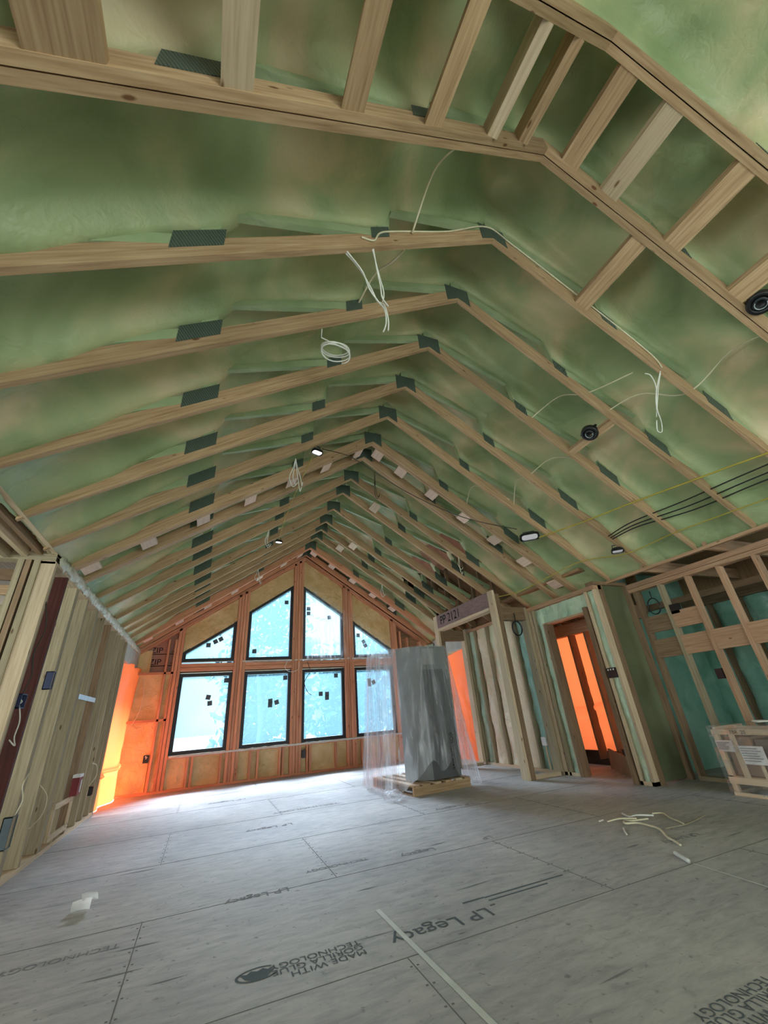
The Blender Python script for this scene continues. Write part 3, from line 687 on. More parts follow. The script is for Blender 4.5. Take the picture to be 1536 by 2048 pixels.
ST = [[(-1.56, 1.80, 0), (-1.87, 1.50, -.2), (-1.83, 1.39, .1)], [(-.37, 1.80, 0), (-.66, 1.36, .05), (-.66, 1.285, 0), (-.53, 1.33, .3)],
      [(.76, 1.80, 0), (.41, 1.44, 0), (.55, 1.43, 0), (.55, 1.355, 0)], [(1.55, 1.66, .05), (1.55, 1.58, 0), (1.66, 1.62, .4)]]
for k, (a, b_) in enumerate(XA): window(k+1, [(a, .55), (b_, .55), (b_, 1.95), (a, 1.95)], ST[k])
UP = [[(-2.44, 2.17), (-1.455, 2.17), (-1.455, 2.995), (-2.44, 2.36)], [(-1.22, 2.17), (-.255, 2.17), (-.255, 3.85), (-1.22, 3.205)],
      [(-.02, 2.17), (.94, 2.17), (.94, 3.195), (-.02, 3.845)], [(1.175, 2.17), (2.14, 2.17), (2.14, 2.36), (1.175, 3.03)]]
SU = [[(-1.98, 2.50, 0), (-1.85, 2.57, .5), (-1.75, 2.62, .5)], [(-.40, 3.44, 0), (-1.05, 2.36, 0)], [(.12, 3.30, 0), (.12, 3.19, 0), (.62, 3.10, .1)], [(1.33, 2.68, 0), (1.46, 2.53, .5), (1.50, 2.44, .5)]]
for k in range(4): window(k+5, UP[k], SU[k])
# loose plastic hung over the upper windows on the right
def wfilm(u, v):
    x = -.06+(2.2)*u; zt = RZ(x, -.62); z = 2.10+(zt-2.10)*v
    return (x, yF-.155-.02*math.sin((u*2.6+v*1.3)*9)-.015*noise.noise(Vector((u*14, v*4, 0))), z)
tag(obj('plastic_sheet', MB().grid(wfilm, 40, 24), FILMW, None, True, at=(.9, yF-.16, 2.1)), 'crinkled clear plastic hung over the two upper right windows', 'plastic sheet')
def sillfilm(u, v):
    x = -2.42+4.9*u; z = .515+.03*v+.008*noise.noise(Vector((u*40, 0, 0)))
    return (x, yF-.147-.012*noise.noise(Vector((u*60, v*3, 1))), z)
obj('tape_strip', MB().grid(sillfilm, 90, 2), TAPE, wf, True)
obj('tape_strip', MB().grid(lambda u, v: (-1.3+3.4*u, yF-.137-.01*noise.noise(Vector((u*60, v, 7))), 2.135+.022*v+.01*noise.noise(Vector((u*30, 1, 0)))), 70, 2), TAPE, wf, True)
device_box_far = thing('outlet_box', 'dark outlet box with a drop cable low on the orange-lit corner panel', 'electrical box', (-2.79, yF-.10, .66))
obj('box_shell', MB().box(-2.83, -2.745, yF-.12, yF-.07, .48, .60), BLACK, device_box_far)
obj('wire_tail', MB().tube(smooth_path([(-2.79, yF-.125, .54), (-2.77, yF-.13, .57), (-2.80, yF-.13, .585), (-2.79, yF-.125, .56)]), .005, 5), WHITEW, device_box_far)
obj('drop_cable', MB().tube([(-2.735, yF-.125, .48), (-2.735, yF-.13, .05)], .005, 5), BRNC, device_box_far)
t = thing('outlet_box', 'black outlet box below the third lower window', 'electrical box', (.02, yF-.1, .3)); obj('box_shell', MB().box(-.01, .06, yF-.15, yF-.1, .28, .42), BLACK, t)
obj('wire_tail', MB().tube(smooth_path([(.02, yF-.15, .40), (.05, yF-.17, .44), (.0, yF-.16, .36), (.04, yF-.16, .30)]), .006, 5), BRNC, t)
wire('electric_cable', 'thin white wire hooped over the transom between the middle windows', [(-.36, yF-.14, 2.12), (-.40, yF-.16, 1.98), (-.28, yF-.17, 1.90), (-.12, yF-.16, 1.95), (-.10, yF-.14, 2.10)], .005, WHITEW)
wire('electric_cable', 'dark cord curving down in front of the third lower window', [(.08, yF-.14, 2.1), (.13, yF-.17, 1.9), (.02, yF-.17, 1.68), (.08, yF-.17, 1.50), (.17, yF-.16, 1.42)], .006, BRNC)
wire('electric_cable', 'thin cream cable bowed beside the left orange tarp corner', [(-3.05, yF-.14, 1.90), (-3.00, yF-.17, 1.6), (-3.02, yF-.17, 1.3), (-3.14, yF-.14, 1.05)], .006, CREAMW)

# ------------------------------------------------------------------ orange tarps
def tarp_left(u, v):
    y = 7.94+1.46*u; z = .01+2.06*v
    fold = .09*math.sin(u*11+v*2.2)+.06*noise.noise(Vector((y*2.3, z*1.2, 0)))
    sag = -.10*math.sin(math.pi*u)*math.sin(math.pi*min(1, v*1.1))
    crease = .05*math.exp(-((z-.42-.06*u)/.025)**2)
    return (-3.275+.13*u+fold*.45+sag*.3+crease, y, z)
tag(obj('tarp', MB().grid(tarp_left, 44, 60), TARP, None, True, at=(-3.27, 8.67, 0)), 'orange tarp over the left wall opening, glowing yellow low down', 'tarp')
def tarp_far(u, v):
    y = 7.30+1.35*u; z = .03+2.05*v*(1-.07*u)
    k = 1-v
    return (2.99+.04*noise.noise(Vector((y*3, z*2, 3)))+.05*k*k*noise.noise(Vector((y*9, z*7, 1))), y, z)
tag(obj('tarp', MB().grid(tarp_far, 40, 60), TARP, None, True, at=(3.0, 8, 0)), 'orange tarp hanging behind the timber niche beside the grey carton', 'tarp')
def tarp_door(u, v):
    y = 4.5+2.1*u; z = .20+1.80*v
    return (3.93+-.02*abs(noise.noise(Vector((y*2+z*3, z*4.5, 5))))+.05*noise.noise(Vector((y*3, z*2.2, 3)))-.06*math.exp(-((z-.82-.06*math.sin(y*3))/.03)**2), y, z)
tag(obj('tarp', MB().grid(tarp_door, 50, 50), TARP, None, True, at=(3.93, 5.4, .2)), 'orange tarp glowing beyond the rough doorway on the right', 'tarp')

# ------------------------------------------------------------------ right wall, niche and doorway
wr = struct('wall_right')
XR = 2.95
def rib(y0, y1, z0, z1, x, amp=.03, bulge=.05, nu=10, nv=60):
    def f(u, v):
        y = y0+(y1-y0)*u; z = z0+(z1-z0)*v
        return (x-bulge*math.sin(math.pi*u)**.8+amp*noise.noise(Vector((y*9, z*3.2, x)))+amp*.5*noise.noise(Vector((y*20, z*11, 2))), y, z)
    return MB().grid(f, nu, nv)
NY = [5.40, 5.78, 6.18, 6.58, 6.98, 7.25]
for k, y in enumerate(NY):
    obj('stud', MB().box(XR, XR+.14, y-.019, y+.019, .04, 2.31), WOODL, wr)
    if k < len(NY)-1: obj('foam_infill', rib(y+.02, NY[k+1]-.02, .04, 2.31, XR+.07), FOAM_T if k < 1 else (FOAM_G if k == 4 else FOAM_B), wr, True)
obj('top_plate', MB().box(XR, XR+.14, 5.05, 7.27, 2.31, 2.36), WOODQ, wr)
obj('bottom_plate', MB().box(XR, XR+.14, 5.0, 7.27, 0, .04), WOODP, wr)
# far part of the right wall, behind the niche
obj('foam_infill', rib(8.66, 9.42, .04, 2.36, XR+.07, nu=16), FOAM_G, wr, True)
obj('header', MB().box(XR, XR+.12, 7.27, 8.7, 2.06, 2.40), HWRAP, wr)
obj('stud', MB().box(XR, XR+.14, 8.64, 8.69, 0, 2.36), WOODL, wr)
obj('top_plate', MB().box(3.12, XR+.3, 5.6, 9.42, 2.37, 2.42), WOODB, wr)
# near the doorway
obj('foam_infill', rib(5.02, 5.20, .04, 2.28, XR+.06, nu=5), FOAM_G, wr, True)
obj('stud', MB().box(XR, XR+.14, 5.27, 5.33, .0, 2.31), WOODP, wr)
obj('stud', MB().box(XR, XR+.14, 5.20, 5.238, .0, 2.31), WOODL, wr)
obj('stud', MB().box(XR-.005, XR+.14, 5.03, 5.055, .0, 2.05), WOODP, wr)
obj('jamb', MB().box(XR-.02, XR+.12, 4.965, 5.025, .0, 2.03), WOODB, wr)
obj('jamb', MB().box(XR-.03, XR+.12, 4.145, 4.20, .0, 2.10), WOODX if False else WOODB, wr)
obj('header', MB().box(XR+.0, XR+.12, 4.19, 5.03, 2.02, 2.05), WOODQ, wr)
obj('foam_infill', rib(4.08, 5.20, 2.05, 2.29, XR+.05, .02, .02, 40, 10), FOAM_G, wr, True)
obj('top_plate', MB().box(XR-.01, XR+.14, 3.93, 5.33, 2.295, 2.355), WOODQ, wr)
obj('stud', MB().box(XR-.005, XR+.14, 4.085, 4.12, .0, 2.295), WOODP, wr)
obj('foam_infill', rib(3.973, 4.085, .03, 2.29, XR+.035, .022, .03, 6, 90), FOAM_G, wr, True)
obj('stud', MB().box(XR-.005, XR+.14, 3.935, 3.972, .0, 2.295), WOODP, wr)
obj('bottom_plate', MB().box(XR-.005, XR+.14, 3.935, 4.12, 0, .04), WOODP, wr)
t = thing('outlet_box', 'black three gang box on the foam strip right of the rough doorway', 'electrical box', (XR, 4.05, 1.2))
obj('box_shell', MB().box(XR-.02, XR+.04, 3.975, 4.11, 1.16, 1.28), BLACK, t)
c = MB()
for q in range(3): c.tube([(XR-.024, 4.0+.04*q, 1.265), (XR-.03, 4.0+.04*q, 1.25)], .008, 6)
obj('wire_tail', c, WHITEW, t)
# end wall facing us, its shade put into a darker foam green
ew = struct('wall_end')
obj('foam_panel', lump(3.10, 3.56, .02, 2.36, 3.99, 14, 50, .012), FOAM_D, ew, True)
obj('stud', MB().box(3.03, 3.12, 3.93, 4.07, .0, 2.36), WOODB, ew)
obj('stud', MB().box(3.55, 3.60, 3.90, 4.02, .0, 2.36), WOODB, ew)
obj('top_plate', MB().box(2.95, 3.6, 3.92, 4.06, 2.36, 2.41), WOODB, ew)
# room past the doorway
obj('sheathing', MB().box(4.02, 4.06, 4.05, 7.3, 2.0, 2.8), PLY, ew); obj('sheathing', MB().box(3.95, 4.06, 4.34, 7.3, 0, .2), BLACKF, ew)
obj('header', MB().box(3.80, 3.92, 4.05, 7.3, 1.93, 2.12), WOODQ, ew)
for y in (5.06, 5.40, 5.86, 6.3): obj('stud', MB().box(3.78, 3.92, y-.019, y+.019, .1, 1.93), WOODB, ew)
for y in (4.5, 4.9, 5.3, 5.7): obj('joist', MB().box(3.1, 4.0, y-.019, y+.019, 2.13, 2.30), WOODQ, ew)
obj('side_ceiling', MB().box(2.96, 4.1, 4.1, 7.4, 2.62, 2.66), PLY, ew)
obj('side_sheathing', MB().box(3.12, 4.06, 7.27, 7.31, 0, 2.66), PLY, ew)
t = thing('cardboard_scrap', 'dark folded cardboard leaning on the floor inside the rough doorway', 'cardboard', (3.45, 4.9, 0))
obj('flap', MB().hexa([(3.30, 4.45, 0), (3.75, 4.40, 0), (3.75, 4.44, 0), (3.30, 4.49, 0), (3.38, 4.60, .30), (3.80, 4.55, .22), (3.80, 4.59, .22), (3.38, 4.64, .30)], (1, 0, 0)), BLACKF, t)
obj('flap', MB().hexa([(3.30, 4.5, 0), (3.75, 5.2, 0), (3.73, 5.22, 0), (3.28, 4.52, 0), (3.34, 4.55, .22), (3.78, 5.2, .25), (3.76, 5.22, .25), (3.32, 4.57, .22)], (1, 0, 0)), CARD, t)

# timber niche standing out from the right wall
def stub(y, label, m_):
    t = thing('framed_stub', label, 'stud frame', (2.6, y, 0))
    obj('post', MB().box(2.30, 2.345, y, y+.14, .0, 2.66), WOODP, t); obj('post', MB().box(2.35, 2.43, y, y+.14, .0, 2.60), WOODB, t)  # darker wood on post and header paints in the dim light there
    obj('stud', MB().box(2.885, 2.945, y, y+.14, .04, 2.38), m_, t)
    obj('header', MB().box(2.43, 2.885, y+.0, y+.10, 2.17, 2.38), WOODB, t)
    obj('bottom_plate', MB().box(2.43, 2.885, y, y+.14, 0, .04), WOODP, t)
    return t
stub(5.33, 'nearer timber stub frame of the niche, right of the grey carton', WOODL)
stub(7.25, 'farther timber stub frame of the niche, showing orange tarp through it', WOODP)
t = thing('header_beam', 'dark laminated beam across the niche with handwritten figures', 'beam', (2.3, 6.3, 2.36))
obj('beam', MB().box(2.30, 2.43, 5.48, 7.25, 2.40, 2.66), LVL, t)
obj('soffit_plate', MB().box(2.29, 2.44, 5.48, 7.25, 2.355, 2.40), WOODP, t)
lettering('handwriting', 'PP 2121', INKB, t, (2.297, 7.12, 2.46), (0, -1, 0), (0, 0, 1), .23)
def coil(name, label, c, r, ax, m_, turns=3, wr_=.006, drop=0):
    A = Vector(ax).normalized(); X = Vector((0, 0, 1)); Y = A.cross(X); P = []
    for i in range(turns*18+1):
        g = 2*math.pi*i/18; rr_ = r*(1+.08*math.sin(i*.37)); P.append(Vector(c)+(X*math.cos(g)*1.25+Y*math.sin(g))*rr_+A*(.004*i/18)*1.5)
    if drop: P = [Vector(c)+X*(r*1.25+drop)]+P
    return tag(obj(name, MB().tube(P, wr_, 6), m_, None, True, at=tuple(c)), label, 'cable coil')
coil('cable_coil', 'black cable coil hung inside the nearer niche frame', (2.62, 5.28, 2.02), .09, (0, -1, 0), BLACK, 3, .008, .14)
coil('cable_coil', 'black cable coil hung on the right partition beside the end wall', (3.60, 3.62, 1.99), .085, (-1, 0, 0), BLACK, 2, .006, .1)
t = thing('outlet_box', 'small white box low in the teal foam behind the nearer niche frame', 'electrical box', (2.9, 5.55, .4))
obj('box_shell', MB().box(2.87, 2.92, 5.5, 5.58, .36, .47), PAPER, t); obj('conduit', MB().box(2.89, 2.91, 5.53, 5.55, .05, .36), WOODP, t)

# partition and room on the far right
pt = struct('wall_partition')
PY = [3.83, 3.46, 3.09, 2.71, 2.33, 1.95, 1.57, 1.19, .8]
for k, y in enumerate(PY):
    obj('stud', MB().box(3.58, 3.68, y-.019, y+.019, .04, 2.24), [WOODB, WOODL, WOODQ, WOODQ][k % 4] if k < 4 else WOODQ, pt)
for k in range(len(PY)-1):
    y0, y1 = PY[k+1]+.02, PY[k]-.02
    if k < 2: obj('blocking', MB().box(3.60, 3.64, y0, y1, 1.67, 1.875), WOODQ if k else WOODB, pt)
    obj('blocking', MB().box(3.60, 3.64, y0, y1, 1.35, 1.575), WOODQ if k else WOODB, pt)
obj('top_plate', MB().box(3.57, 3.68, .5, 3.92, 2.24, 2.29), WOODQ, pt); obj('top_plate', MB().box(3.57, 3.68, .5, 3.92, 2.295, 2.36), WOODQ, pt)
obj('bottom_plate', MB().box(3.58, 3.68, .5, 3.85, 0, .04), WOODL, pt)
for y in (3.35, 2.55, 1.8, 1.0): obj('tail_joist', MB().box(3.22, 5.4, y-.02, y+.02, 2.37, 2.52), WOODQ, pt)
obj('kraft_facing', MB().box(3.27, 3.62, .4, 3.9, 2.50, 2.51), plain('dark_red_kraft', (.22, .03, .025), .9, .1), pt)
obj('eave_plate', MB().box(3.20, 3.25, -3.5, 5.0, 2.375, 2.41), WOODQ, pt)
br = struct('wall_back_room')
BX = 5.2
for k in range(9):
    y = .9+.42*k
    obj('stud', MB().box(BX-.06, BX+.08, y-.019, y+.019, 0, 2.3), WOODB, br)
    obj('foam_infill', rib(y+.02, y+.40, .0, 2.1, BX+.05, .03, .06, 8, 40), FOAM_T, br, True)
obj('plate', MB().box(BX-.08, BX+.08, .8, 4.7, 2.1, 2.2), WOODB, br); obj('plate', MB().box(4.2, 4.3, .5, 4.3, 2.06, 2.14), WOODB, br)
obj('sheathing', MB().box(BX+.1, BX+.14, 2.4, 4.8, 0, 2.8), PLY, br); obj('sheathing', MB().box(3.6, 5.4, 4.20, 4.24, 0, 2.72), FOAM_T, br)
obj('side_ceiling', MB().box(3.24, 5.5, -3.5, 4.24, 2.66, 2.7), PLY, br)
t = thing('switch_box', 'black switch box on a partition stud above the wooden crate', 'electrical box', (3.6, 3.1, 1.05)); obj('box_shell', MB().box(3.56, 3.62, 3.115, 3.19, 1.04, 1.15), BLACK, t)
t = thing('switch_box', 'black box high on the second partition stud beside a blocking board', 'electrical box', (3.6, 3.4, 1.85)); obj('box_shell', MB().box(3.60, 3.66, 3.33, 3.44, 1.84, 1.96), BLACK, t)

# back wall, behind the viewer, its wide opening added to admit fill light
wb = struct('wall_back')
m = MB(); m.box(-3.4, -1.9, -3.56, -3.5, 0, 2.45); m.box(2.7, 3.4, -3.56, -3.5, 0, 2.45)
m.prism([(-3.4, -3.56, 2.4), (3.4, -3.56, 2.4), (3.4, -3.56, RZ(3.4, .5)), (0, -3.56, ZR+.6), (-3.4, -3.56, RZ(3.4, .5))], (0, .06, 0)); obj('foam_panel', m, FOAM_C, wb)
m = MB(); m.box(3.2, 3.26, -3.5, .5, 0, 2.5); obj('foam_panel', m, FOAM_G, wb)

# ------------------------------------------------------------------ carton on its pallet, under plastic
A_, B_, C_ = (.735, 5.92), (1.02, 5.64), (1.475, 5.69)
D2, E2 = (1.50, 6.14), (1.02, 6.20)
t = thing('tall_carton', 'tall grey carton with black lettering standing on the pallet', 'carton', (1.15, 5.9, .125))
def vprism(pts, z0, z1): return MB().prism([(x, y, z0) for x, y in pts], (0, 0, z1-z0))
obj('carton', vprism([A_, B_, C_, D2, E2], .128, 1.83), [CARTON], t)
fx = Vector((C_[0]-B_[0], C_[1]-B_[1], 0)).normalized(); fn = Vector((fx.y, -fx.x, 0))
def fpt(u, z, o=.002): p = Vector((B_[0], B_[1], z))+fx*u+fn*o; return p
def fquad(u0, u1, z0, z1, o=.002): return MB().face([fpt(u0, z0, o), fpt(u1, z0, o), fpt(u1, z1, o), fpt(u0, z1, o)])
def fslab(u0, u1, z0, z1, o=.006):
    m = MB(); m.hexa([fpt(u0, z0, 0), fpt(u1, z0, 0), fpt(u1, z0, o), fpt(u0, z0, o), fpt(u0, z1, 0), fpt(u1, z1, 0), fpt(u1, z1, o), fpt(u0, z1, o)], (0, 0, 1)); return m
obj('front_panel', fslab(.0, .455, .13, 1.50), CARTOND, t)
obj('band', fslab(.0, .455, 1.50, 1.54, .008), CARTON, t)
obj('paper_label', fslab(.02, .23, 1.57, 1.80, .004), CARTON if False else plain('grey_paper', (.30, .29, .29), .8, .2), t)
lettering('lettering', 'WS HEMOR', INKB, t, fpt(.385, .22, .009), (0, 0, 1), -fx, .085, depth=.001)
t = thing('pallet', 'wooden pallet under the tall grey carton', 'pallet', (1.12, 6.1, 0))
px = Vector((.9955, .092, 0)).normalized(); py = Vector((-px.y, px.x, 0)); po = Vector((.668, 5.543, 0))
def pbox(u0, u1, v0, v1, z0, z1, L):
    q = [po+px*u+py*v for u, v in ((u0, v0), (u1, v0), (u1, v1), (u0, v1))]
    return MB().hexa([(p.x, p.y, z0) for p in q]+[(p.x, p.y, z1) for p in q], L)
for v in (0, .58, 1.16): obj('stringer', pbox(0, .90, v, v+.04, .0, .095, px), WOOD, t)
for u in (0, .16, .33, .50, .67, .81): obj('deck_board', pbox(u, u+.095, 0, 1.2, .095, .115, py), WOODP if u in (.33, .67) else WOOD, t)
for u in (0, .40, .81): obj('bottom_board', pbox(u, u+.09, 0.05, 1.15, .002, .012, py), WOOD, t)

def sheet_wrap():
    m = MB()
    # perimeter of the wrap: from the back left round the front to the back right
    top = [(.62, 6.95), (.52, 6.60), (.50, 6.22), (.715, 5.925), (1.02, 5.622), (1.25, 5.645), (1.49, 5.675), (1.55, 6.15)]
    bot = [(.50, 6.95), (.40, 6.45), (.42, 6.02), (.55, 5.70), (.98, 5.52), (1.28, 5.55), (1.66, 5.60), (1.80, 6.20)]
    zb = [.02, .03, .02, .02, .34, .22, .06, .03]
    def at(tab, q):
        f_ = q*(len(tab)-1); i = min(int(f_), len(tab)-2); r = f_-i
        if isinstance(tab[0], tuple): return tuple(a+(b_-a)*r for a, b_ in zip(tab[i], tab[i+1]))
        return tab[i]+(tab[i+1]-tab[i])*r
    def f(u, v):
        tx, ty = at(top, u); bx, by = at(bot, u); z0 = at(zb, u)
        k = (1-v)**1.25; x = tx+(bx-tx)*k; y = ty+(by-ty)*k; z = 1.842+(z0+(.16*noise.noise(Vector((u*15, 3, 1))) if .45 < u < .9 else 0)-1.842)*(1-v)
        a = .035*min(1, (1-v)*3); ph = u*46+2.0*noise.noise(Vector((u*5, v*2, 0)))
        d = a*math.sin(ph)*(.6+.6*noise.noise(Vector((u*9, v*3.2, 3))))+.02*(1-v)*noise.noise(Vector((u*20, v*8, 6)))
        nx_, ny_ = (bx-1.1), (by-6.1); L = math.hypot(nx_, ny_)
        return (x+nx_/L*(d+.004), y+ny_/L*(d+.004), z)
    m.grid(f, 130, 46, uvs=1.0)
    m.grid(lambda u, v: tuple(a+b_ for a, b_ in zip(f(.02+.40*u, v*.985), (-.035*(1-v), -.02*(1-v), 0))), 50, 40, uvs=.9, m=1)
    m.grid(lambda u, v: tuple(a+b_ for a, b_ in zip(f(.84+.16*u, v*.99), (.03*(1-v), -.02*(1-v), 0))), 24, 40, uvs=.7, m=1)
    # sheet over the top
    m.face([(p[0], p[1], 1.845) for p in top])
    return m
FILM2 = sheet('loose_plastic_film', (.86, .88, .98), trans=.6, rough=.35, mixtrans=.74, gloss=.16, wr=.34, wscale=(30, 2.0, 1))
tag(obj('plastic_wrap', sheet_wrap(), [FILM, FILM2], None, True, at=(1.1, 5.9, .02)), 'clear plastic sheet draped over the tall grey carton', 'plastic sheet')
def wad(u, v):
    a = u*2*math.pi; b_ = v*math.pi
    r = .10*(1+.5*noise.noise(Vector((math.cos(a)*2, math.sin(a)*2, v*4))))
    return (.38+r*1.2*math.sin(b_)*math.cos(a), 5.52+r*math.sin(b_)*math.sin(a), .055+r*.55*math.cos(b_))
tag(obj('plastic_scrap', MB().grid(wad, 26, 14), FILM, None, True, at=(.38, 5.52, 0)), 'crumpled clear plastic on the floor at the left end of the pallet', 'plastic sheet')

# ------------------------------------------------------------------ crate at the right edge
t = thing('wooden_crate', 'slatted wooden crate with cartons inside at the right edge', 'crate', (3.3, 2.6, 0))
X0, X1, Y0, Y1 = 3.05, 3.52, 2.05, 3.16
for x in (X0, X1-.04):
    for y in (Y1-.045, 2.58, Y0): obj('post', MB().box(x, x+.04, y, y+.045, .0, .59), WOODP, t)
    for z, h in ((.0, .03), (.10, .055), (.525, .045)): obj('rail', MB().box(x-.012, x+.012 if x > 3.2 else x, Y0, Y1, z, z+h) if False else MB().box(x-.015, x, Y0, Y1, z, z+h), WOODP, t)
for y in (Y1-.02, Y0):
    for z, h in ((.0, .03), (.11, .045), (.545, .045)): obj('rail', MB().box(X0, X1, y, y+.02, z, z+h), WOODP, t)
obj('slat', MB().box(X0-.006, X0, 2.955, 3.01, .155, .525), WOODP, t); obj('slat', MB().box(X0-.006, X0, 2.80, 2.83, .155, .27), WOODP, t)
obj('deck', MB().box(X0, X1, Y0, Y1, .155, .165), WOOD, t)
lettering('handwriting', 'TBR  20', INKB, t, (X0-.017, 2.985, .533), (0, -1, 0), (0, 0, 1), .045)
tag(obj('cardboard_box', MB().box(3.10, 3.45, 2.86, 3.09, .168, .50), CARD, None, at=(3.3, 2.97, .168)), 'brown carton inside the wooden crate, behind the smaller label', 'box')
tag(obj('cardboard_box', MB().box(3.12, 3.45, 2.62, 2.84, .168, .48), plain('dim_carton', (.22, .17, .13), .8, .2), None, at=(3.3, 2.73, .168)), 'dull brown carton inside the wooden crate, behind the big label', 'box')
def sheet_of_paper(y0, y1, z0, z1, label, m_):
    t = thing('paper_label', label, 'paper', (X0-.012, (y0+y1)/2, z0))
    obj('sheet', MB().grid(lambda u, v: (X0-.018-.004*math.sin(u*5+v*3), y0+(y1-y0)*u, z0+(z1-z0)*v), 8, 6), m_, t, True)
    m = MB()
    for r in range(6):
        z = z1-.02-(z1-z0-.03)*r/6; a = y1-.012; b_ = y0+.02+.05*rnd.random()
        m.box(X0-.026, X0-.0255, b_, a, z-.0035, z+.0035)
    obj('printed_line', m, INKF, t)
sheet_of_paper(2.99, 3.15, .375, .475, 'small pinkish paper label on the crate near its corner', PAPERP)
sheet_of_paper(2.74, 2.95, .275, .43, 'large white paper label on the crate front', PAPER)
def cfilm(u, v):
    y = Y1+.02-1.1*u; z = .02+.59*v
    return (X0-.035-.012*noise.noise(Vector((u*9, v*4, 2)))-.02*(1-v)*noise.noise(Vector((u*4, v, 0))), y, z)
def cfilm_top(u, v): return (X0-.03+.52*v, Y1+.02-1.1*u, .612+.012*noise.noise(Vector((u*9, v*6, 2))))
FILMC = sheet('crate_film', (.85, .87, .88), trans=.4, rough=.2, mixtrans=.86, gloss=.35, wr=.35, wscale=(6, 5, 1))
m = MB().grid(cfilm, 24, 14); m.grid(cfilm_top, 24, 8)
tag(obj('plastic_wrap', m, FILMC, None, True, at=(3.0, 2.6, .02)), 'clear stretch film wrapped round the wooden crate', 'plastic sheet')
wire('tie_loop', 'white tie loop lying on top of the wrapped crate', [(3.05, 2.70, .635), (3.08, 2.76, .64), (3.12, 2.77, .64), (3.15, 2.70, .64), (3.10, 2.63, .64), (3.05, 2.70, .635)], .006, WHITEW, cat='tie')

# ------------------------------------------------------------------ lights and cables under the roof
def can(x, y, label):
    n = Vector((S*(1 if x > 0 else -1), 0, 1)).normalized()*-1; c = Vector((x, y, RZ(x)))
    t = thing('light_can', label, 'light fitting', tuple(c))
    obj('housing', MB().lathe([(0, -.03), (.085, -.03), (.085, .012), (.078, .02), (.055, .02), (.05, -.01), (0, -.012)], c, n, 32), BLACK, t, True)
    obj('ring', MB().lathe([(.048, .014), (.045, .026), (.030, .026), (.026, .014), (.048, .014)], c, n, 32), BLACKF, t, True)
    X = n.orthogonal().normalized(); Y = n.cross(X)
    P = [c+n*.03+(X*math.cos(g)+Y*math.sin(g))*.036 for g in [i*.12 for i in range(10, 44)]]
    obj('clip_ring', MB().tube(P, .003, 5), CHROME, t, True)
    obj('bracket', MB().box(x-.012, x+.012, y-.10, y+.10, RZ(x, .03), RZ(x, .045)), BLACK, t)
can(1.61, 2.30, 'round black light can on the narrow board between trusses, right slope')
can(1.61, .70, 'round black light can at the right picture edge below the lower girder')
def flood(c, yawd, size, label, bright=False, tilt=.0):
    t = thing('flood_light', label, 'work light', c)
    M3 = Matrix.Translation(Vector(c)) @ Matrix.Rotation(math.radians(yawd), 4, 'Z') @ Matrix.Rotation(tilt, 4, 'X')
    w, d_, h = size
    def rr(z, k, n=6):
        r = .35*d_; pts = []
        for (sx, sy, a0) in ((1, 1, 0), (-1, 1, 90), (-1, -1, 180), (1, -1, 270)):
            for i in range(n+1):
                g = math.radians(a0+90*i/n); pts.append(M3 @ Vector((sx*(w/2*k-r*k)+r*k*math.cos(g), sy*(d_/2*k-r*k)+r*k*math.sin(g), z)))
        return pts
    m = MB(); rings = [rr(0, .93), rr(-.01, 1.0), rr(h, 1.0), rr(h+.015, .85), rr(h+.03, .5)]
    n = len(rings[0]); b = 0
    for R in rings: m.v += [tuple(p) for p in R]
    for i in range(len(rings)-1):
        for k in range(n): m.f.append((i*n+k, i*n+(k+1) % n, (i+1)*n+(k+1) % n, (i+1)*n+k)); m.mi.append(0); m.uv.append([(0, 0)]*4)
    m.f.append(tuple((len(rings)-1)*n+k for k in range(n))); m.mi.append(0); m.uv.append([(0, 0)]*n)
    obj('housing', m, BLACK, t)
    m = MB(); m.face([p for p in reversed(rr(.001, .80))]); obj('lens', m, LENSB if bright else LENS, t)
    obj('hanger', MB().tube([M3 @ Vector((-w*.3, 0, h+.02)), M3 @ Vector((-w*.28, 0, h+.07)), M3 @ Vector((w*.28, 0, h+.07)), M3 @ Vector((w*.3, 0, h+.02))], .006, 6), BLACK, t)
flood((2.12, 4.02, RZ(2.14, -.08)), -40, (.27, .16, .025), 'large black flood light hung from the right slope trusses', tilt=-.25)
flood((2.82, 3.31, RZ(2.82, -.06)), -40, (.15, .09, .02), 'small black flood light near the right eave', tilt=-.2)
flood((-.96, 3.93, RZ(.96, -.07)), 20, (.14, .09, .02), 'small lit flood light on the left slope nearer to us', True)
flood((-.99, 6.78, RZ(.99, -.06)), 20, (.13, .09, .02), 'small lit flood light on the left slope farther from us', True)
def on_roof(pts, h=-.012): return [(x, y, RZ(x, h+(q[0] if q else 0))) for (x, y, *q) in pts]
wire('extension_cord', 'yellow-brown cord stretched from the large flood light along the right slope', on_roof([(2.22, 3.95, -.04), (2.35, 3.3), (2.42, 2.66), (2.5, 2.04), (2.58, 1.45), (2.7, .8)]), .009, YELC)
wire('extension_cord', 'thin yellow cord from the niche post past the small flood light along the eave', [(2.42, 5.33, 2.55), (2.50, 4.9, 2.52), (2.66, 4.45, 2.60), (2.80, 3.87, RZ(2.8, -.012)), (2.94, 3.28, RZ(2.94, -.012)), (2.94, 2.66, RZ(2.92, -.012)), (2.95, 2.04, RZ(2.95, -.012)), (2.98, 1.45, RZ(2.98, -.012))], .006, YELC)
wire('extension_cord', 'dark thin cord strung under the right slope to the large flood light', [(-.90, 3.92, RZ(.9, -.05)), (-.4, 4.45, RZ(.4, -.03)), (.0, 4.89, ZR-.10), (.7, 4.8, RZ(.7, -.10)), (1.4, 4.5, RZ(1.4, -.11)), (1.98, 4.08, RZ(1.98, -.05))], .006, BRNC)
